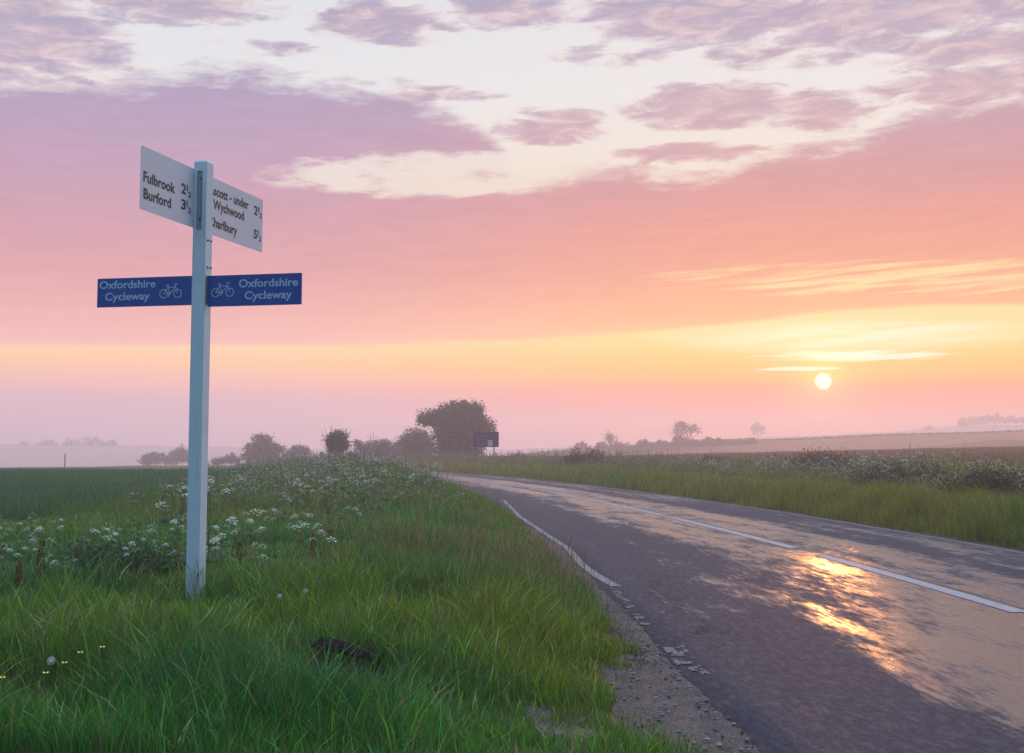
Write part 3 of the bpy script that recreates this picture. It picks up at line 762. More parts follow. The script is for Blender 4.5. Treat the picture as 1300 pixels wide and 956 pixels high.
def grass_cols(x, y, dry=.05, warm=0.0):
    n = len(x); t = fbm(x*.9, y*.9, 41); t2 = fbm(x*.25, y*.25, 43); r = rng.random(n)
    blue = np.array([.022, .150, .045]); mid = np.array([.060, .215, .026]); yel = np.array([.150, .230, .018]); dryc = np.array([.24, .20, .10])
    k = np.clip(.5+(t-.5)*2.2+(r-.5)*.6+warm, 0, 1)[:, None]
    c = blue*(1-k)+mid*k
    k2 = np.clip((t2-.5)*2.5+warm*.9+(rng.random(n)-.5)*.4, 0, 1)[:, None]; c = c*(1-k2)+yel*k2
    d = (rng.random(n) < dry)[:, None]; c = np.where(d, dryc, c)
    return c*(.45+1.0*rng.random(n)**1.3)[:, None]
def grow(name, P2, hfun, wfun, cols, segs, mat, lean=(.15, .75), wind=.0):
    x, y = P2[:, 0], P2[:, 1]; n = len(x); z = terr(x, y)-.015
    h = hfun(x, y)*(.55+.6*rng.random(n)); wd = wfun(y)*(.7+.6*rng.random(n))
    az = rng.random(n)*math.pi*2; ln = lean[0]+(lean[1]-lean[0])*rng.random(n)**1.6
    return blade_mesh(name, np.stack([x, y, z], 1), h, wd, az, ln, cols, segs, mat)
def tuss(x, y): return .30+1.25*S((fbm(x*1.5, y*1.5, 51)-.25)/.5)+.35*(fbm(x*5, y*5, 53)-.5)
def left_h(x, y):
    r = x-xc(y); edge = S((grass_edge(y)+.05-x)/.9)
    h = .20*tuss(x, y)*(.45+.55*edge)
    mound = np.exp(-((x+.35)/.9)**2-((y-9.3)/1.6)**2); h = h+.09*mound
    h = h*(1-.8*np.exp(-((x+2.05)/.45)**2-((y-8.25)/.75)**2))
    pit = np.exp(-((x-soilc.x)/.36)**2-((y-soilc.y+.40)/.50)**2); h = h*(1-.8*pit)
    h = h*(1-.5*S((-1.0-x)/1.2)*S((y-9.3)/.8)*S((24-y)/6))
    return h+.12*S((y-14)/20)
warm_l = lambda x, y: .55*S((x-(grass_edge(y)-1.3))/1.2)-.15*S((7.8-y)/2)-.15*S((-1.5-x)/3)*S((12-y)/4)
P_ = scatter(4.4, 12, dens(4600, 8.5, 1.4), in_left)
grow('verge_grass', P_, left_h, lambda y: .0058*(y/7)**.7, grass_cols(P_[:, 0], P_[:, 1], .045, warm_l(P_[:, 0], P_[:, 1])), 3, M_GRASS)
P_ = scatter(4.4, 20, dens(520, 8, 1.3), in_left)
grow('broad_grass', P_, lambda x, y: left_h(x, y)*1.15+.03, lambda y: .0105*(y/7)**.6, grass_cols(P_[:, 0], P_[:, 1], .10, .3+warm_l(P_[:, 0], P_[:, 1]))*1.35, 3, M_GRASS, (.2, 1.0))
P_ = scatter(12, 70, dens(3000, 12, 1.75), in_left)
grow('verge_grass', P_, left_h, lambda y: .0075*(y/12)**.85, grass_cols(P_[:, 0], P_[:, 1], .05, .25+warm_l(P_[:, 0], P_[:, 1])*.8), 2, M_GRASS)
# low weedy ground beyond the post keeps short, the dry edge by the road is sparse straw
def in_straw(x, y): e1 = grass_edge(y); return (x > e1-.35) & (x < e1+.22+(fbm(x*5, y*5, 3)-.5)*.3)
P_ = scatter(4.5, 24, dens(420, 8, 1.2), in_straw)
sc_ = np.array([.11, .095, .04])*(.6+.7*rng.random(len(P_)))[:, None]
grow('dry_edge_grass', P_, lambda x, y: .13+0*x, lambda y: .004*(y/7)**.7, sc_, 2, M_GRASS, (.3, .9))
# flowering grass stems
def bents(name, P2, hh, col, hc):
    x, y = P2[:, 0], P2[:, 1]; n = len(x); z = terr(x, y); h = hh(x, y)*(.75+.45*rng.random(n)); az = rng.random(n)*6.283; ln = .08+.22*rng.random(n)
    V_ = []; fa = rng.random(n)*6.283; sd_ = np.stack([np.cos(fa), np.sin(fa), 0*fa], 1); ld = np.stack([np.cos(az), np.sin(az), 0*az], 1)
    P = np.stack([x, y, z], 1); w1 = (.0011*(y/8))[:, None]; w2 = (.0026*(y/8)**.8)[:, None]
    def c(t): return P+UP*(h*t)[:, None]+ld*(h*ln*t*t)[:, None]
    V_ = [c(0)-sd_*w1, c(0)+sd_*w1, c(.78)-sd_*w1, c(.78)+sd_*w1, c(.86)-sd_*w2, c(.86)+sd_*w2, c(.94)-sd_*w2*.7, c(.94)+sd_*w2*.7, c(1.03)]
    V_ = np.stack(V_, 1).reshape(-1, 3); b0 = (np.arange(n)*9)[:, None]
    q = np.concatenate([b0+np.array(a) for a in ([0,1,3,2],[2,3,5,4],[4,5,7,6])]); t = b0+np.array([6,7,8])
    cl = np.repeat(col[None]*(.7+.6*rng.random(n))[:, None], 9, 0).reshape(n, 9, 3); cl[:, 4:] = (hc[None]*(.7+.6*rng.random(n))[:, None])[:, None, :]
    o = link_mesh(name, np_mesh(name, V_, t, q, cl.reshape(-1, 3)), M_GRASS); o['kind'] = 'stuff'; return o
mnd = lambda x, y: np.exp(-((x+.2)/1.1)**2-((y-11.0)/2.6)**2)
P_ = scatter(7, 30, dens(130, 12, 1.1), lambda x, y: in_left(x, y) & (rng.random(len(x)) < .10+1.0*mnd(x, y)))
bents('flowering_grass', P_, lambda x, y: .34+.12*mnd(x, y)+.1*S((y-14)/10), np.array([.12, .13, .05]), np.array([.24, .17, .12]))
# leaning stray blades round the foot of the post
P_ = np.stack([PBx+.16*(rng.random(130)-.5)*2, PBy-.11-.16*rng.random(130)], 1)
grow('post_foot_grass', P_, lambda x, y: .09+0*x, lambda y: .004+0*y, grass_cols(P_[:, 0], P_[:, 1], .25), 3, M_GRASS)
P_ = np.stack([PBx+.10*(rng.random(9)-.3), PBy-.10-.08*rng.random(9)], 1)
bents('flowering_grass', P_, lambda x, y: .28+0*x, np.array([.05, .04, .03]), np.array([.05, .035, .035]))

# the crop
def in_crop(x, y): return x < crop_x(y)+(fbm(x*.7, y*.7, 61)-.5)*2.0
P_ = scatter(9, 51, dens(1500, 15, 1.5), in_crop)
n_ = fbm(P_[:, 0]*.3, P_[:, 1]*.3, 63); r_ = rng.random(len(P_))
cc = (np.array([.034, .130, .065])*(1-n_[:, None])+np.array([.065, .185, .065])*n_[:, None])*(.65+.7*r_[:, None])
grow('crop', P_, lambda x, y: .30+.12*fbm(x*.5, y*.5, 65), lambda y: .0085*(y/15)**.9, cc, 2, M_CROP, (.1, .5))
# right-hand verge and field
def in_right(x, y): r = x-xc(y); return (r > 3.0+(fbm(y*.9, x*.1, 71)-.5)*.35) & (r < 12)
P_ = scatter(13, 80, dens(2100, 15, 1.6), in_right)
x_, y_ = P_[:, 0], P_[:, 1]
def right_h(x, y):
    r = x-xc(y); return (.34*S((r-2.7)/.5)*(1+.35*np.exp(-((r-3.5)/.4)**2))*(.75+.25*S((4.3-r)/.8))+.06*S((r-6)/2))*(.30+1.4*fbm(x*1.1, y*1.1, 73))
gcr = grass_cols(x_, y_, .14, 1.0)*np.array([1.25, 1.0, .8])  # tint puts warm low sunlight into the blade colour
grow('right_verge_grass', P_, right_h, lambda y: .0095*(y/15)**.9, gcr, 2, M_GRASS)
P_ = scatter(20, 110, dens(260, 25, 1.35), lambda x, y: (x-xc(y) > 10.5))
x_, y_ = P_[:, 0], P_[:, 1]
fc = np.array([.20, .115, .06])*(.6+.8*rng.random(len(x_)))[:, None]
grow('field_grass', P_, lambda x, y: .28+0*x, lambda y: .02*(y/25)**.9, fc, 2, M_GRASS)
# fallen straw, pebbles on the gravel
n = 1500; yy = 4.5+rng.random(n)**1.3*10; xx = grass_edge(yy)+rng.random(n)*np.maximum(.05, edge_l(yy)-grass_edge(yy))
b = MB(); oct_v = np.array([[1,0,0],[-1,0,0],[0,1,0],[0,-1,0],[0,0,1],[0,0,-1]], float); oct_t = np.array([[0,2,4],[2,1,4],[1,3,4],[3,0,4],[2,0,5],[1,2,5],[3,1,5],[0,3,5]])
V_ = []; T_ = []
for i in range(n):
    s_ = .004+.014*rng.random()**3; sc3 = s_*np.array([1, .6+.6*rng.random(), .45+.3*rng.random()]); a = rng.random()*6.28; v = oct_v*sc3*(.8+.4*rng.random((6, 3)))
    v = np.stack([v[:, 0]*math.cos(a)-v[:, 1]*math.sin(a), v[:, 0]*math.sin(a)+v[:, 1]*math.cos(a), v[:, 2]], 1)
    V_.append(v+np.array([xx[i], yy[i], .006+s_*.2])); T_.append(oct_t+6*i)
pc = np.repeat((np.array([[.16, .14, .14]])*(.4+1.2*rng.random((n, 1))**1.5)), 6, 0)
me = np_mesh('pebbles', np.concatenate(V_), np.concatenate(T_), None, pc)
m = NodeMat('pebble_stone'); M_PEB = m.end(m.bsdf(m.attr('col'), .7, 0, .4)); tag(link_mesh('pebbles', me, M_PEB), kind='stuff')
# bare soil where the black piece lies
gx, gy_ = np.meshgrid(np.linspace(-.35, .35, 50), np.linspace(-.35, .45, 60)); sx_, sy_ = gx+soilc.x, gy_+soilc.y-.06
inr = np.clip(1-((gx/.33)**2+(gy_/.36)**2), 0, 1)
szz = terr(sx_, sy_)+.010*S(inr*4)-.03*(1-S(inr*6))+(fbm(sx_*14, sy_*14, 3)-.5)*.03
m = NodeMat('damp_soil'); o_ = m.obj(); a = noise(o_, 38, 5, .7)
M_SOIL = m.end(m.bsdf(mixc(sstep(a, .45, .7), (.018, .012, .009), (.06, .045, .038)), .95, 0, .15, m.bump(a, .9, .03)))
tag(link_mesh('bare_soil', np_mesh('bare_soil', np.stack([sx_, sy_, szz], -1), quads=grid_quads(60, 50), smooth=True), M_SOIL), kind='structure')
n = 1100; a_ = -.25+rng.random(n)*3.64; q_ = 1.0+.35*rng.random(n)-.18*rng.random(n)
P_ = np.stack([soilc.x+.27*q_*np.cos(a_), soilc.y+.04+.29*q_*np.sin(a_)], 1)
grow('hollow_edge_grass', P_, lambda x, y: .10+.08*S((y-soilc.y-.20)/.10)-.05*S((soilc.y+.15-y)/.1), lambda y: .0055+0*y, grass_cols(P_[:, 0], P_[:, 1], .12), 3, M_GRASS, (.3, 1.0))

# ------------------------------------------------------------------ cow parsley
M_STEM = painted('plant_stem', (.05, .075, .03), .6, .5, (.07, .03, .025), .6, nscale=12)
m = NodeMat('parsley_florets'); fo = m.obj(); M_FLOWER = m.end(m.bsdf(mixc(noise(fo, 30, 2), (.58, .60, .55), (.74, .75, .70)), .6, 0, .2, Transmission_Weight=0.0))
def umbel(rad, nr, nf, fs, r_):
    """a compound umbel at the origin: florets in small domes on rays; returns floret quads and ray ends"""
    V_, Q_, ends = [], [], []
    for i in range(nr):
        a = 2.39996*i; rr_ = rad*math.sqrt((i+.5)/nr); e_ = np.array([rr_*math.cos(a), rr_*math.sin(a), .75*rad*(1-(rr_/rad)**2)+.35*rad])
        ends.append(e_)
        for j in range(nf):
            b2 = 2.39996*j+i; q2 = rad*.24*math.sqrt((j+.4)/nf); c = e_+np.array([q2*math.cos(b2), q2*math.sin(b2), rad*.07*r_.random()])
            d = fs*(.7+.6*r_.random()); th = r_.random()*3; tl = (r_.random(2)-.5)*.9
            u = np.array([math.cos(th), math.sin(th), tl[0]])*d; v = np.array([-math.sin(th), math.cos(th), tl[1]])*d
            k = len(V_); V_ += [c-u, c-v*.7, c+u, c+v*.7]; Q_.append([k, k+1, k+2, k+3])
    return V_, Q_, ends
def frond(b, o, d, L, r_, tris, V_):
    d = np.array(d, float); d /= np.linalg.norm(d); s = np.cross(d, UP); s /= np.linalg.norm(s)+1e-9
    npn = 7
    for i in range(npn):
        t = (i+1)/(npn+1); c = np.array(o)+d*L*t+UP*(-.25*L*t*t); l2 = L*.42*(1-t)**.8+.02*L
        for sg in (-1, 1):
            dd = s*sg+d*.55; dd /= np.linalg.norm(dd)
            for j in range(4):
                tt = (j+.3)/4; c2 = c+dd*l2*tt+UP*(-.06*l2*tt); l3 = l2*.42*(1-tt)**.6+.004
                for s3 in (-1, 1):
                    d3 = d*s3*.8+dd*.6; p1 = c2+d3*l3; w3 = dd*l3*.26; k = len(V_)
                    V_ += [c2-w3*.6, c2+w3*1.3, p1+UP*(r_.random()-.5)*.01]; tris.append([k, k+1, k+2])
def make_parsley(H, seed, nh, detail=1.0):
    r_ = np.random.default_rng(seed); root = empty('cow_parsley', (0, 0, 0))
    bend = (r_.random(2)-.5)*.18*H
    def mp(t): return np.array([bend[0]*t*t, bend[1]*t*t, H*.82*t])
    b = MB(); b.tube([mp(t) for t in np.linspace(-.06, 1, 7)], np.linspace(.0045, .002, 7), 5)
    tips = []
    for i in range(nh):
        t0 = .38+.6*i/max(1, nh-1); p0 = mp(t0); a = 2.4*i+r_.random()*.8; sp = H*(.10+.13*r_.random())*(1.25-.5*t0)
        p2 = np.array([p0[0]+sp*math.cos(a), p0[1]+sp*math.sin(a), H*(.72+.28*r_.random())])
        if i == nh-1: p2 = mp(1)+UP*(.16*H)
        pm = (p0+p2)/2+np.array([math.cos(a), math.sin(a), -.2])*sp*.18
        b.tube([p0, pm, p2], [.0022, .0018, .0012], 4); tips.append(p2)
    heads = []
    for p2 in tips:
        rad = .030+.026*r_.random(); V_, Q_, ends = umbel(rad, int(10*detail), int(9*detail), .0041/detail**.5, r_)
        b.tube([p2, p2+UP*rad*.35], [.0010, .0008], 3, False)
        heads.append((p2, V_, Q_))
    b.build('stem', M_STEM, root)
    for p2, V_, Q_ in heads:
        fb = MB(); fb.add(V_, Q_); fo_ = fb.build('flower_head', M_FLOWER, root); fo_.location = p2; fo_.rotation_euler = ((r_.random()-.5)*.9, (r_.random()-.5)*.9, 0)
    V_, T_ = [], []
    for i in range(7):
        t0 = .02+.09*i; a = 2.4*i+1; L = H*(.42-.035*i)*(.8+.4*r_.random()); frond(None, mp(t0), (math.cos(a), math.sin(a), .75-.05*i), L, r_, T_, V_)
    n = len(V_); c = np.array([[.035, .085, .025]])*np.repeat(.6+.7*r_.random(n//3), 3)[:, None]
    link_mesh('leaves', np_mesh('leaves', V_, T_, None, c), M_LEAF, root)
    return root
def children(o): return [c for c in ALL if c.parent == o]
def copy_thing(o):
    c = o.copy(); C.objects.link(c)
    for ch in KIDS[o.name]:
        d = ch.copy(); C.objects.link(d); d.parent = c
    return c
protos = [make_parsley(.62, 1, 6), make_parsley(.72, 2, 7), make_parsley(.55, 3, 5), make_parsley(.80, 4, 7), make_parsley(.48, 5, 4)]
KIDS = {}
for p in protos: KIDS[p.name] = [c for c in C.objects if c.parent == p]
used = set()
def place(i, x, y, s, rz, label, group=None):
    p = protos[i]
    o = p if p.name not in used else copy_thing(p)
    used.add(p.name)
    o.location = (x, y, float(terr(x, y))-.01); o.rotation_euler = (0, 0, rz); o.scale = (s, s, s)
    for k_ in ('label', 'category', 'group'):
        if k_ in o.keys(): del o[k_]
    tag(o, label, 'cow parsley', group); return o
# the ones that stand out, each by what it stands next to
near = [ # px of head, py of top, Y, proto, label
 (222, 618, 10.6, 3, 'tall cow parsley with white heads showing left of the post at field level'),
 (266, 612, 10.9, 1, 'tall cow parsley poking out right of the post with its heads highest of all'),
 (306, 652, 9.7, 1, 'branching cow parsley just right of the post with heads on dark stems'),
 (352, 648, 10.0, 3, 'bushiest cow parsley with a dense cluster of white heads right of the post'),
 (378, 652, 10.2, 0, 'cow parsley beside the bushiest clump, with smaller scattered heads'),
 (410, 668, 9.8, 2, 'rightmost cow parsley at the edge of the long tussock grass'),
 (280, 680, 9.6, 2, 'low cow parsley hugging the right side of the post'),
 (330, 690, 9.3, 4, 'short cow parsley in front of the bushiest one'),
 (190, 668, 10.1, 1, 'upright cow parsley with several flat heads left of the post'),
 (140, 670, 10.0, 3, 'leafy cow parsley with fern-like dark foliage in the middle of the left weeds'),
 (118, 672, 10.3, 0, 'cow parsley with a tight white head at the crop edge'),
 (165, 690, 9.7, 2, 'low cow parsley with dark fern-like leaves between taller ones left of the post'),
 (212, 695, 9.8, 0, 'cow parsley with creamy heads close to the left side of the post'),
 (38, 690, 9.8, 1, 'thin reddish-stemmed cow parsley near the left edge with open heads'),
 (60, 700, 9.4, 2, 'short cow parsley beside the thin reddish-stemmed one'),
 (8, 712, 9.5, 0, 'cow parsley cut by the left edge of the picture'),
 (88, 712, 9.6, 4, 'smallest cow parsley among the weeds on the far left'),
]
for j, (px, py, Y, i, lab) in enumerate(near):
    p = at(px, py, Y); z = float(terr(p.x, Y)); Hn = [.62, .72, .55, .80, .48][i]
    place(i, p.x, Y, max(.55, min(1.9, (p.z-z)/Hn)), j*1.3, lab)
def many(n, yr, xf, hs, label, group):
    k = 0; tries = 0
    while k < n and tries < n*60:
        tries += 1; Y = yr[0]+(yr[1]-yr[0])*random.random()**1.25; x = xf(Y)
        if abs(x) > .44*Y+1 or abs(x-xc(Y)) < 4.0: continue
        place(random.randrange(5), x, Y, hs[0]+(hs[1]-hs[0])*random.random(), random.random()*6.28, label, group); k += 1
many(20, (9.8, 20), lambda Y: random.uniform(-.42*Y, -1.5), (.55, .9), 'cow parsley growing in the rough grass between the signpost and the crop', 'cow parsley in the rough grass')
many(80, (20, 48), lambda Y: xc(Y)-random.gauss(6.0, 1.2), (.65, .95), 'cow parsley on the grassy bank left of the road', 'cow parsley on the left bank')
many(150, (17, 44), lambda Y: xc(Y)+random.uniform(5.2, 9.5), (.6, 1.0), 'cow parsley in the flowering band beyond the road', 'cow parsley beyond the road')
def mass(name, n, yr, xf, hr, fs, seed, col=(.085, .15, .045), brt=.34):
    """the rest of the flowering plants, too many to count: a stem, some leaves and a few pale heads each"""
    r_ = np.random.default_rng(seed); V_, Q_, CL = [], [], []
    for _ in range(n):
        Y = yr[0]+(yr[1]-yr[0])*r_.random()**1.3; x = xf(Y, r_)
        if abs(x) > .45*Y+2: continue
        if abs(x-xc(Y)) < 3.9: continue
        z = float(terr(x, Y)); H = (hr[0]+(hr[1]-hr[0])*r_.random())*(.5+.95*float(fbm(x*.45, Y*.30, 91)))
        def quad(c, u, v, cl):
            k = len(V_); V_.extend([c-u-v, c+u-v, c+u+v, c-u+v]); Q_.append([k, k+1, k+2, k+3]); CL.extend([cl]*4)
        o_ = np.array([x, Y, z]); lnx = (r_.random()-.5)*.25
        quad(o_+np.array([lnx*H*.5, 0, H*.5]), np.array([.0018*Y/20+.001, 0, 0]), np.array([lnx*H*.5, 0, H*.5]), (.10, .11, .045))
        for j in range(4+int(r_.random()*5)):
            a = r_.random()*6.28; rr_ = H*.22*r_.random(); c = o_+np.array([lnx*H+rr_*math.cos(a), rr_*math.sin(a), H*(.72+.3*r_.random())])
            w_ = fs*(.6+.8*r_.random()); br = brt*(.8+.4*r_.random())
            for q_ in range(3):
                cc_ = c+np.array([(r_.random()-.5)*w_*2, (r_.random()-.5)*w_*2, (r_.random()-.5)*w_*.5]); th = r_.random()*3
                quad(cc_, np.array([math.cos(th), math.sin(th), .2])*w_*.42, np.array([-math.sin(th), math.cos(th), .35])*w_*.36, (br, br*1.0, br*.93))
        for j in range(13):
            a = r_.random()*6.28; c = o_+np.array([.2*math.cos(a), .2*math.sin(a), H*.62*r_.random()]); th = r_.random()*3
            w_ = .030*(Y/20)**.3; quad(c, np.array([math.cos(th), math.sin(th), .4])*w_, np.array([-.4*math.sin(th), .4*math.cos(th), .5])*w_, tuple(np.array(col)*(.6+.8*r_.random())))
    return tag(link_mesh(name, np_mesh(name, V_, None, Q_, np.array(CL)), M_LEAF), kind='stuff')
mass('wildflower_bank', 850, (20, 66), lambda Y, r_: xc(Y)-r_.normal(6.2, 1.6), (.40, .66), .016, 5)
mass('wildflower_band', 2600, (16, 90), lambda Y, r_: xc(Y)+5.0+6.0*r_.random()**1.2, (.34, .72), .016, 6, (.13, .12, .045), .34)
# dock and other dark upright weeds
def weed(x, y, H, col, seed, label):
    r_ = np.random.default_rng(seed); root = empty('dock_plant', (x, y, float(terr(x, y)))); tag(root, label, 'weed')
    b = MB(); b.tube([(0,0,-.03),(.02*H,0,H*.5),(.05*H,.02,H)], [.005, .004, .002], 5)
    for i in range(5): a = i*2.4; b.tube([(.03*H,0,H*(.45+.1*i)),(.03*H+.08*H*math.cos(a),.08*H*math.sin(a),H*(.62+.09*i))], [.002, .001], 4)
    b.build('stem', M_SEEDY, root)
    V_, Q_ = [], []
    for i in range(90):
        t = .5+.55*r_.random(); a = r_.random()*6.28; rr_ = .06*H*(1.2-t)+.01; c = np.array([.05*H*t+rr_*math.cos(a), rr_*math.sin(a), H*t]); k = len(V_); s_ = .006
        V_ += [c+np.array([-s_,0,0]), c+np.array([0,s_,-s_]), c+np.array([s_,0,0]), c+np.array([0,-s_,s_])]; Q_.append([k,k+1,k+2,k+3])
    link_mesh('seed_head', np_mesh('seed_head', V_, None, Q_, np.tile(np.array(col), (len(V_), 1))), M_LEAF, root)
M_SEEDY = painted('reddish_stem', (.06, .03, .022), .6, .3, (.03, .02, .015), .3)
for px, py, Y, H, lab in ((395, 735, 10.6, .34, 'reddish-brown dock at the foot of the rightmost cow parsley'), (300, 740, 9.5, .30, 'reddish-brown dock right of the post foot'),
                     (47, 770, 8.7, .42, 'dark reddish dock near the left edge of the picture'), (20, 775, 8.6, .30, 'short dark dock leftmost in the verge')):
    p = gnd(px, py, .25); weed(p.x, p.y, H, (.09, .04, .03), int(px), lab)
# dandelion clocks and buttercups
M_SEED = painted('dandelion_seed', (.62, .64, .64), .7, .1, (.4, .4, .4), .1)
M_YEL = painted('buttercup_petal', (.75, .55, .02), .4, .1, (.6, .4, .02), .1)
def clock(px, py, Y, r0, label):
    r0 *= .86*1650/(py-570)/Y; Y = .86*1650/(py-570)
    p = at(px, py, Y); z = float(terr(p.x, Y)); root = empty('dandelion_clock', (p.x, Y, z)); tag(root, label, 'dandelion', None); H = p.z-z
    b = MB(); b.tube([(.02, 0, -.02), (.01, 0, H*.6), (0, 0, H)], [.0025, .002, .0018], 5); b.build('stem', M_STEM, root)
    b = MB(); b.add(oct_v*.006+np.array([0, 0, H]), None, oct_t)
    for i in range(110):
        zz = 1-2*(i+.5)/110; rr_ = math.sqrt(1-zz*zz); a = 2.39996*i; d = np.array([rr_*math.cos(a), rr_*math.sin(a), zz]); c = np.array([0, 0, H])+d*r0
        u = np.cross(d, UP+.01); u /= np.linalg.norm(u); v = np.cross(d, u); s_ = r0*.13
        b.add([c-u*s_, c-v*s_, c+u*s_, c+v*s_], [[0,1,2,3]]); b.add([np.array([0,0,H]), np.array([0,0,H])+u*.0004, c], None, [[0,1,2]])
    b.build('seed_head', M_SEED, root)
clock(65, 839, 6.85, .021, 'large white dandelion clock at the bottom left among buttercups')
clock(355, 757, 8.7, .017, 'white dandelion clock right of the post on the grass')
clock(388, 750, 9.0, .016, 'dull brownish dandelion clock rightmost of the three')
def buttercup(px, py, Y, label):
    Y = .86*1650/(py-570)
    p = at(px, py, Y); z = float(terr(p.x, Y)); root = empty('buttercup', (p.x, Y, z)); tag(root, label, 'buttercup', 'buttercups in the near grass'); H = p.z-z
    b = MB(); b.tube([(.03, .01, -.02), (.01, 0, H*.6), (0, 0, H)], [.0018, .0014, .0012], 4); b.build('stem', M_STEM, root)
    b = MB()
    for i in range(5):
        a = i*1.2566; d = np.array([math.cos(a), math.sin(a), .55]); s = np.array([-math.sin(a), math.cos(a), 0]); o_ = np.array([0, 0, H])
        b.add([o_, o_+d*.007-s*.006, o_+d*.014-s*.004, o_+d*.014+s*.004, o_+d*.007+s*.006], None, [[0,1,2],[0,2,3],[0,3,4]])
    b.build('flower', M_YEL, root)
for px, py, Y, lab in ((112, 785.6, 7.6, 'highest buttercup, standing alone left of the post foot'), (102, 794, 7.5, 'half-hidden buttercup just below the highest one'), (130, 823, 6.9, 'right-hand buttercup of the pair level with each other'),
                  (102, 830, 6.85, 'left-hand buttercup of the pair level with each other'), (82, 843, 6.7, 'small buttercup right of the large dandelion clock'), (58, 856, 6.5, 'buttercup directly below the large dandelion clock'), (3, 862, 6.4, 'buttercup at the left edge of the picture')):
    buttercup(px, py, Y, lab)

# ------------------------------------------------------------------ trees, shrubs and hedges in the mist
M_BARK = painted('bark', (.055, .045, .038), .85, .4, (.03, .03, .025), .3, nscale=8)
M_TREE = leafmat('tree_leaves', .22)
def limb(b, p, d, L, r0, depth, r_, tips, up=.25):
    p = np.array(p, float); d = np.array(d, float); d /= np.linalg.norm(d); P = [p]; q = p
    for i in range(3):
        d = d+(r_.random(3)-.5)*.35+UP*up*.2; d /= np.linalg.norm(d); q = q+d*L/3; P.append(q)
    b.tube(P, np.linspace(r0, r0*.62, 4), 5 if r0 > .03 else 3, False)
    if depth == 0: tips.append(q); return
    for k in range(2+int(r_.random()*2)):
        ax = (r_.random(3)-.5)*2; limb(b, P[-1-(k % 2)], d+ax*.75+UP*up, L*(.6+.2*r_.random()), r0*.58, depth-1, r_, tips, up)
def lobes_leaves(lobes, n, leaf, col, r_, shell=.55, hang=0.0):
    """leaf-sized quads gathered in clumps through the volume of the lobes, thicker towards the outside"""
    vol = np.array([l[3]*l[4]*l[5] for l in lobes])**.8; pr = vol/vol.sum(); L = np.array(lobes)
    ncl = max(12, n//22); idx = r_.choice(len(lobes), ncl, p=pr); g = r_.normal(size=(ncl, 3)); g /= np.linalg.norm(g, axis=1)[:, None]
    rad = shell+(1.04-shell)*r_.random(ncl)**.7; rad = np.where(r_.random(ncl) < .22, r_.random(ncl)*shell, rad)
    rad = rad*(1+.12*r_.normal(size=ncl)*(r_.random(ncl) < .4))
    cen = L[idx, :3]+g*rad[:, None]*L[idx, 3:6]
    tone = .65+.7*r_.random(ncl); ci = r_.integers(0, ncl, n); cs = (.16+.10*r_.random(ncl))*np.mean(L[:, 3:6])**.5
    p = cen[ci]+r_.normal(size=(n, 3))*cs[ci][:, None]*.75
    u = r_.normal(size=(n, 3)); u /= np.linalg.norm(u, axis=1)[:, None]; v = np.cross(u, r_.normal(size=(n, 3))); v /= np.linalg.norm(v, axis=1)[:, None]
    s_ = (leaf*(.6+.8*r_.random(n)))[:, None]
    V_ = np.stack([p-u*s_, p-v*s_*.6, p+u*s_, p+v*s_*.6], 1).reshape(-1, 3); V_[:, 2] = np.maximum(V_[:, 2], -.15)
    Q_ = (np.arange(n)*4)[:, None]+np.arange(4); c = np.array(col)[None]*(tone[ci]*(.75+.5*r_.random(n)))[:, None]
    return V_, Q_, np.repeat(c, 4, 0)
def tree(name, cat, label, Y, bpx, bpy_, lobes, n, leaf, col, seed, trunks=((0, .0),), group=None, tr=.14, depthk=.9, twigs=0, shell=.35, bush=False):
    r_ = np.random.default_rng(seed)
    if bush: p = gndt(bpx, bpy_); Y = p.y
    k = Y/F; p = p if bush else at(bpx, bpy_, Y); z = p.z; g = float(terr(p.x, Y)); n = int(n*(1 if bush else 2.2)); nm = 'stems' if bush else 'trunk'
    root = empty(name, (p.x, Y, g)); tag(root, label, cat, group); dz = z-g
    LL = []
    for (cx, cy_, rx, ry) in lobes:
        LL.append(((cx-bpx)*k, (r_.random()-.5)*rx*k*.5, (bpy_-cy_)*k+dz, rx*k, max(rx, ry)*k*depthk, ry*k))
    ext = max(l[2]+l[5] for l in LL)
    b = MB(); tips = []
    if bush:
        for l in LL: b.tube([(l[0]*.4, l[1]*.4, -.05), (l[0]*.8, l[1]*.8, l[2]*.5), l[:3]], [tr, tr*.7, tr*.4], 4, False)
    for (tx, lean) in ([] if bush else trunks):
        hh = ext*.42; b.tube([(tx*k, 0, -.6), (tx*k+lean*.1, 0, hh*.4), (tx*k+lean*hh*.5, 0, hh)], [tr*1.3, tr, tr*.75], 7, False)
        for l in ([] if bush else LL[:6]):
            t = np.array(l[:3])-np.array([tx*k+lean*hh*.5, 0, hh]); Ln = np.linalg.norm(t)+.1
            limb(b, (tx*k+lean*hh*.5, 0, hh), t+UP*.3, Ln*.40, tr*.5, 2, r_, tips)
    if twigs:
        for _ in range(twigs):
            l = LL[int(r_.random()*len(LL))]; a = r_.normal(size=3); a[2] = abs(a[2])+.2; a /= np.linalg.norm(a); q = np.array(l[:3])+a*np.array(l[3:6])*.9
            b.tube([q, q+a*.22+UP*.12, q+a*.4+UP*.35], [.02, .014, .008], 3, False)
            tips.append(q+a*.35+UP*.3)
    b.build(nm, M_BARK, root)
    V_, Q_, c = lobes_leaves(LL, n, leaf, col, r_, shell)
    link_mesh('foliage' if bush else 'crown', np_mesh('crown', V_, None, Q_, c), M_TREE, root)
    return root
DK = (.055, .060, .030)
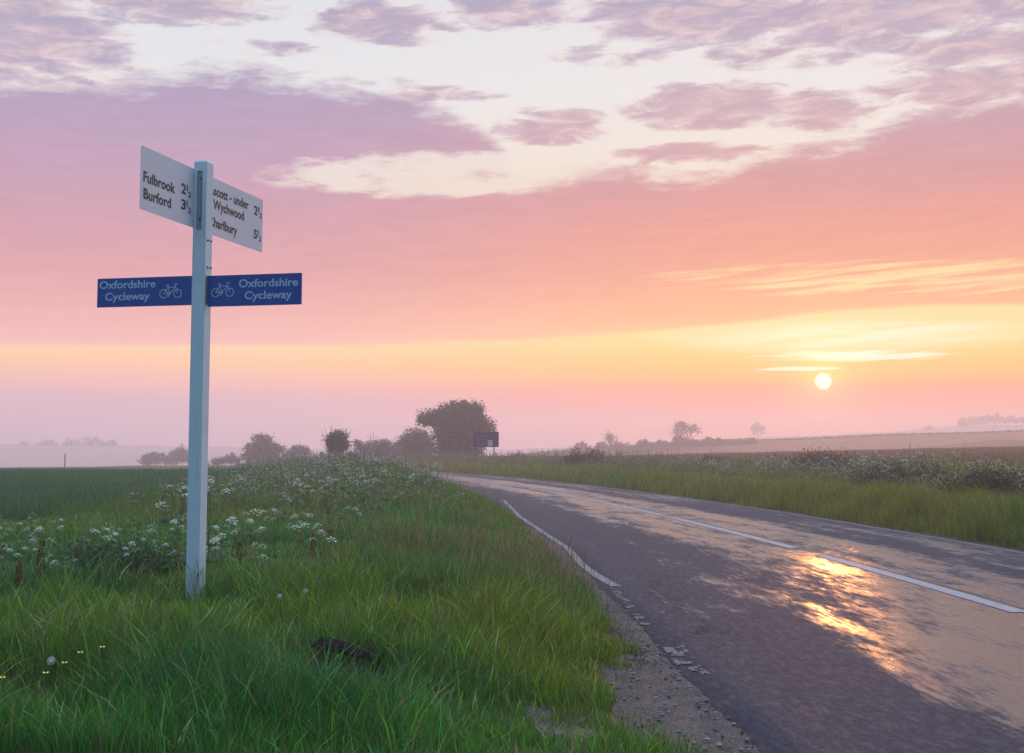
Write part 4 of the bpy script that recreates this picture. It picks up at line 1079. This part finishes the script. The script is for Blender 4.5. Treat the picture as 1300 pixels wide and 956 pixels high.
tree('hawthorn_tree', 'tree', 'largest tree, wide overhanging mushroom-shaped crown behind the dark direction sign', 104, 582, 589,
     [(582,534,36,21),(556,531,24,10),(541,536,13,5),(534,534,6,3),(607,541,20,15),(590,520,26,9),(571,552,22,17),(594,560,25,20),(577,578,25,12),(601,579,14,11),(566,572,15,14),(617,546,12,9)], 15000, .085, (.058,.066,.032), 1, ((-8,.05),(8,-.05)), tr=.30, twigs=60)
tree('round_tree', 'tree', 'rounded domed tree between the largest tree and the low hedge to its left', 122, 529, 590,
     [(528,568,23,19),(515,572,12,20),(543,570,9,17),(528,556,18,11),(528,582,24,8)], 7000, .085, (.06,.06,.034), 2, ((0,0),), twigs=30)
tree('clipped_hedge', 'hedge', 'low flat-topped hedge left of the rounded domed tree', 130, 478, 592,
     [(466,573,14,13),(484,572,16,14),(498,574,11,14),(455,564,7,6),(476,584,22,8)], 5000, .09, (.06,.06,.034), 3, ((-8,0),(10,0)), tr=.08)
tree('ivy_clad_tree', 'tree', 'narrow ivy-clad tree with a ragged top like a stump, left of the hedge', 84, 425, 600,
     [(427,557,14,9),(420,562,9,8),(434,565,8,9),(425,578,10,14),(424,591,9,12),(431,590,8,10)], 5200, .055, (.045,.045,.026), 4, ((0,0),), tr=.16, twigs=26)
tree('small_bush', 'bush', 'small rounded bush touching the right side of the ivy-clad tree', 86, 445, 596,
     [(445,582,9,9),(440,587,8,8),(449,588,7,6)], 1500, .055, (.05,.045,.03), 5, ((0,0),), tr=.05)
tree('domed_tree', 'tree', 'broad domed tree in the mist right of the signpost', 150, 333, 590,
     [(333,571,20,17),(318,575,12,13),(347,575,14,13),(334,562,14,10),(333,583,26,7)], 5000, .10, (.06,.055,.035), 6, ((0,0),), twigs=20)
tree('domed_tree', 'tree', 'smaller rounded tree at the right flank of the broad domed tree', 150, 380, 590,
     [(379,576,12,11),(388,578,8,9),(370,581,9,8),(380,585,14,5)], 2600, .10, (.06,.055,.035), 7, ((0,0),), twigs=8)
tree('low_scrub', 'bush', 'low scrub between the smaller rounded tree and the ivy-clad tree', 140, 404, 590, [(402,584,11,5),(411,581,6,6)], 1100, .09, (.06,.055,.035), 8, ((0,0),), tr=.05)
tree('low_scrub', 'bush', 'low faint scrub left of the broad domed tree', 165, 287, 592, [(292,582,8,6),(281,586,12,4),(300,586,6,4)], 1100, .10, (.06,.055,.035), 9, ((0,0),), tr=.05)
tree('misty_tree', 'tree', 'faint bush leftmost in the mist, left of the signpost', 205, 197, 594, [(196,582,15,7),(186,586,9,6)], 1800, .13, DK, 10, ((0,0),), tr=.08)
tree('misty_tree', 'tree', 'faint tree in the mist directly behind the signpost', 205, 226, 594, [(226,577,11,9),(220,584,12,7),(236,580,9,9)], 2000, .13, DK, 11, ((0,0),), tr=.1)
# hedgerow trees on the rise across the field
RG = 'trees along the far hedgerow'
def bare_tree(label, Y, px, py, W, H, seed, leaves=500, group=RG):
    r_ = np.random.default_rng(seed); k = Y/F; p = at(px, py, Y); g = float(terr(p.x, Y)); root = empty('bare_tree', (p.x, Y, g)); tag(root, label, 'tree', group)
    hh = (py-H)*k+(p.z-g) if False else H*k+(p.z-g); b = MB(); tips = []
    b.tube([(0,0,-.5),(0,0,hh*.3)], [.22, .16], 6, False)
    for i in range(6):
        a = i*1.05; limb(b, (0,0,hh*(.2+.03*i)), (math.cos(a)*W/H*.9, math.sin(a)*.5, 1.0), hh*.36, .09, 3, r_, tips, .3)
    b.build('trunk', M_BARK, root)
    T = np.array(tips); T = T[r_.integers(0, len(T), leaves)]+r_.normal(size=(leaves, 3))*.28
    s_ = .07; u = r_.normal(size=(leaves, 3))*s_; v = r_.normal(size=(leaves, 3))*s_
    V_ = np.stack([T-u, T-v, T+u, T+v], 1).reshape(-1, 3)
    link_mesh('crown', np_mesh('crown', V_, None, (np.arange(leaves)*4)[:, None]+np.arange(4), np.tile(np.array([.06, .045, .03]), (leaves*4, 1))), M_TREE, root)
RC = (.07, .05, .035)
ridge_ = [(738, 582, [(738,570,9,9),(731,576,6,6),(746,576,7,6)], 'round bush leftmost on the far hedgerow right of the road'),
 (765, 580, [(765,568,7,7),(760,574,7,6),(772,574,6,6)], 'small round bush between the leftmost far bush and the first bare tree'),
 (786, 578, [(784,569,9,8),(795,571,9,7)], 'wide bush under the smaller bare tree on the far hedgerow'),
 (818, 577, [(818,565,9,7),(810,570,9,6),(826,568,6,6)], 'bush midway between the two bare trees on the far hedgerow'),
 (840, 575, [(840,565,9,6),(850,566,8,5),(833,568,6,5)], 'low wide bush at the left foot of the larger bare tree'),
 (862, 573, [(860,558,6,6),(866,562,9,6),(880,563,8,5)], 'bushy undergrowth below the larger bare tree'),
 (905, 570, [(900,560,6,4),(912,561,7,3)], 'low tuft of bushes right of the larger bare tree')]
for i, (px, py, lb, lab) in enumerate(ridge_):
    tree('hedgerow_bush', 'bush', lab, 250, px, py, lb, 1500, .16, RC, 30+i, ((0,0),), RG, tr=.1)
bare_tree('smaller bare-branched tree on the far hedgerow', 250, 776, 578, 10, 24, 50, 300)
bare_tree('larger bare-branched tree on the far hedgerow, tallest there', 252, 874, 572, 18, 32, 51, 900)
bare_tree('thin bare-branched tree against the left side of the larger bare one', 254, 862, 572, 9, 27, 52, 350)
# low hedge line linking them along the rise
r_ = np.random.default_rng(77)
hx = np.concatenate([np.linspace(690, 940, 60)]); LB = []
def hedge_line(name, label, Y, pxs, hgt, n, leaf, col, seed):
    r_ = np.random.default_rng(seed); V_all, Q_all, C_all = [], [], []; L = []
    x0 = at(pxs[0], 570, Y).x; x1 = at(pxs[1], 570, Y).x; m_ = int((x1-x0)/1.2)
    xm = (x0+x1)/2; zm = float(terr(xm, Y))
    for i in range(m_):
        x = x0+(x1-x0)*(i+.5)/m_; y = Y+(r_.random()-.5)*1.5; h_ = hgt*(.6+.8*fbm(x*.12, 3.0, seed)); L.append((x-xm, y-Y, float(terr(x, y))+h_*.4-zm, 1.0, .9, h_*.6))
    vol = np.ones(len(L))
    root = empty(name, (xm, Y, zm)); tag(root, label, 'hedge')
    L = np.array(L); ci = r_.integers(0, len(L), n); g = r_.normal(size=(n, 3)); g /= np.linalg.norm(g, axis=1)[:, None]
    p = L[ci, :3]+g*(r_.random(n)**.4)[:, None]*L[ci, 3:6]; u = r_.normal(size=(n, 3))*leaf*.7; v = r_.normal(size=(n, 3))*leaf*.5
    V_ = np.stack([p-u, p-v, p+u, p+v], 1).reshape(-1, 3); c = np.repeat(np.array(col)[None]*(.6+.8*r_.random(n))[:, None], 4, 0)
    link_mesh('foliage', np_mesh('foliage', V_, None, (np.arange(n)*4)[:, None]+np.arange(4), c), M_TREE, root)
hedge_line('hedge', 'long low hedge running along the rise under the far bushes and bare trees', 255, (660, 960), 1.1, 9000, .18, RC, 3)
hedge_line('hedge', 'thin hedge along the top of the rise below and right of the sun', 268, (960, 1420), .45, 5000, .16, RC, 4)
# trees on the farthest hills, almost lost in the mist
FG = 'trees on the farthest hills'
def far_tree(px, py, W, H, seed, label, Y=535):
    lb = [(px, py-H*.55, W, H*.5), (px-W*.6, py-H*.35, W*.7, H*.35), (px+W*.6, py-H*.38, W*.7, H*.36)]
    tree('distant_tree', 'tree', label, Y, px, py, lb, 700, .30, (.05, .045, .03), seed, ((0,0),), FG, tr=.2)
for i, (px, py, W, H, lab) in enumerate([(962, 551, 8, 13, 'lone distant tree almost lost in mist left of the sun'), (1222, 544, 5, 14, 'distant tree at the left end of the far right wood'),
      (1236, 540, 7, 13, 'second distant tree from the left end of the far right wood'), (1250, 538, 8, 11, 'low distant tree in the left half of the far right wood'), (1264, 537, 6, 15, 'pointed tallest distant tree in the far right wood'),
      (1280, 537, 9, 9, 'distant tree right of the tallest one in the far right wood'), (1297, 538, 8, 7, 'rightmost distant tree at the edge of the picture'), (1180, 548, 6, 7, 'small distant tree left of the far right wood'),
      (30, 572, 10, 10, 'leftmost distant tree on the far left hill'), (60, 571, 12, 12, 'broad distant tree second from left on the far left hill'), (90, 571, 11, 14, 'distant tree third from left on the far left hill'),
      (118, 571, 12, 16, 'tallest distant tree on the far left hill'), (140, 572, 9, 14, 'rightmost distant tree on the far left hill')]):
    far_tree(px, py, W, H, 100+i, lab)
# bushes and brambles in the flowering band
def shrub(px, py, Y, W, H, col, n, seed, label, name='bramble_bush', leaf=.03):
    k = Y/F; r_ = np.random.default_rng(seed); lb = [(px, py-H*.42, W*.5, H*.46)]+[(px+(r_.random()-.5)*W*.85, py-H*(.30+.35*r_.random()), W*(.16+.12*r_.random()), H*(.25+.16*r_.random())) for _ in range(8)]
    tree(name, 'bush', label, Y, px, py, lb, n, leaf, col, seed, ((0,0),), tr=.012, twigs=0, bush=True)
shrub(740, 593, 41, 50, 27, (.05, .055, .028), 4200, 201, 'dark spreading bush at the left end of the flowering verge', leaf=.035)
shrub(1062, 602, 26, 100, 30, (.11, .055, .03), 6500, 202, 'wide reddish bramble bush in the verge below the sun', leaf=.026)
shrub(1150, 612, 25, 110, 34, (.06, .065, .03), 5500, 203, 'low green bramble bush between the reddish bush and the right edge', leaf=.026)
shrub(1262, 622, 22, 120, 44, (.05, .065, .028), 7500, 204, 'dark dense bush at the right edge of the verge among white flowers', leaf=.024)
shrub(905, 594, 33, 40, 14, (.06, .06, .03), 1800, 205, 'small dark bush low in the verge left of the reddish bramble', leaf=.03)
shrub(655, 584, 82, 26, 8, (.10, .06, .035), 1300, 206, 'low reddish bush right of the dark direction sign', leaf=.05)
shrub(318, 606, 30, 26, 13, (.075, .06, .03), 1300, 207, 'brownish bush in the rough grass at the crop corner', leaf=.03)
shrub(462, 604, 50, 36, 11, (.055, .075, .03), 1800, 208, 'small green bush on the left bank among white flowers', leaf=.035)
shrub(150, 745, 10.2, 120, 60, (.04, .10, .035), 5200, 209, 'dark leafy clump under the cow parsley left of the post', 'nettle_clump', .012)
shrub(212, 748, 9.7, 50, 46, (.05, .12, .04), 2300, 210, 'small leafy clump touching the left side of the post', 'nettle_clump', .012)
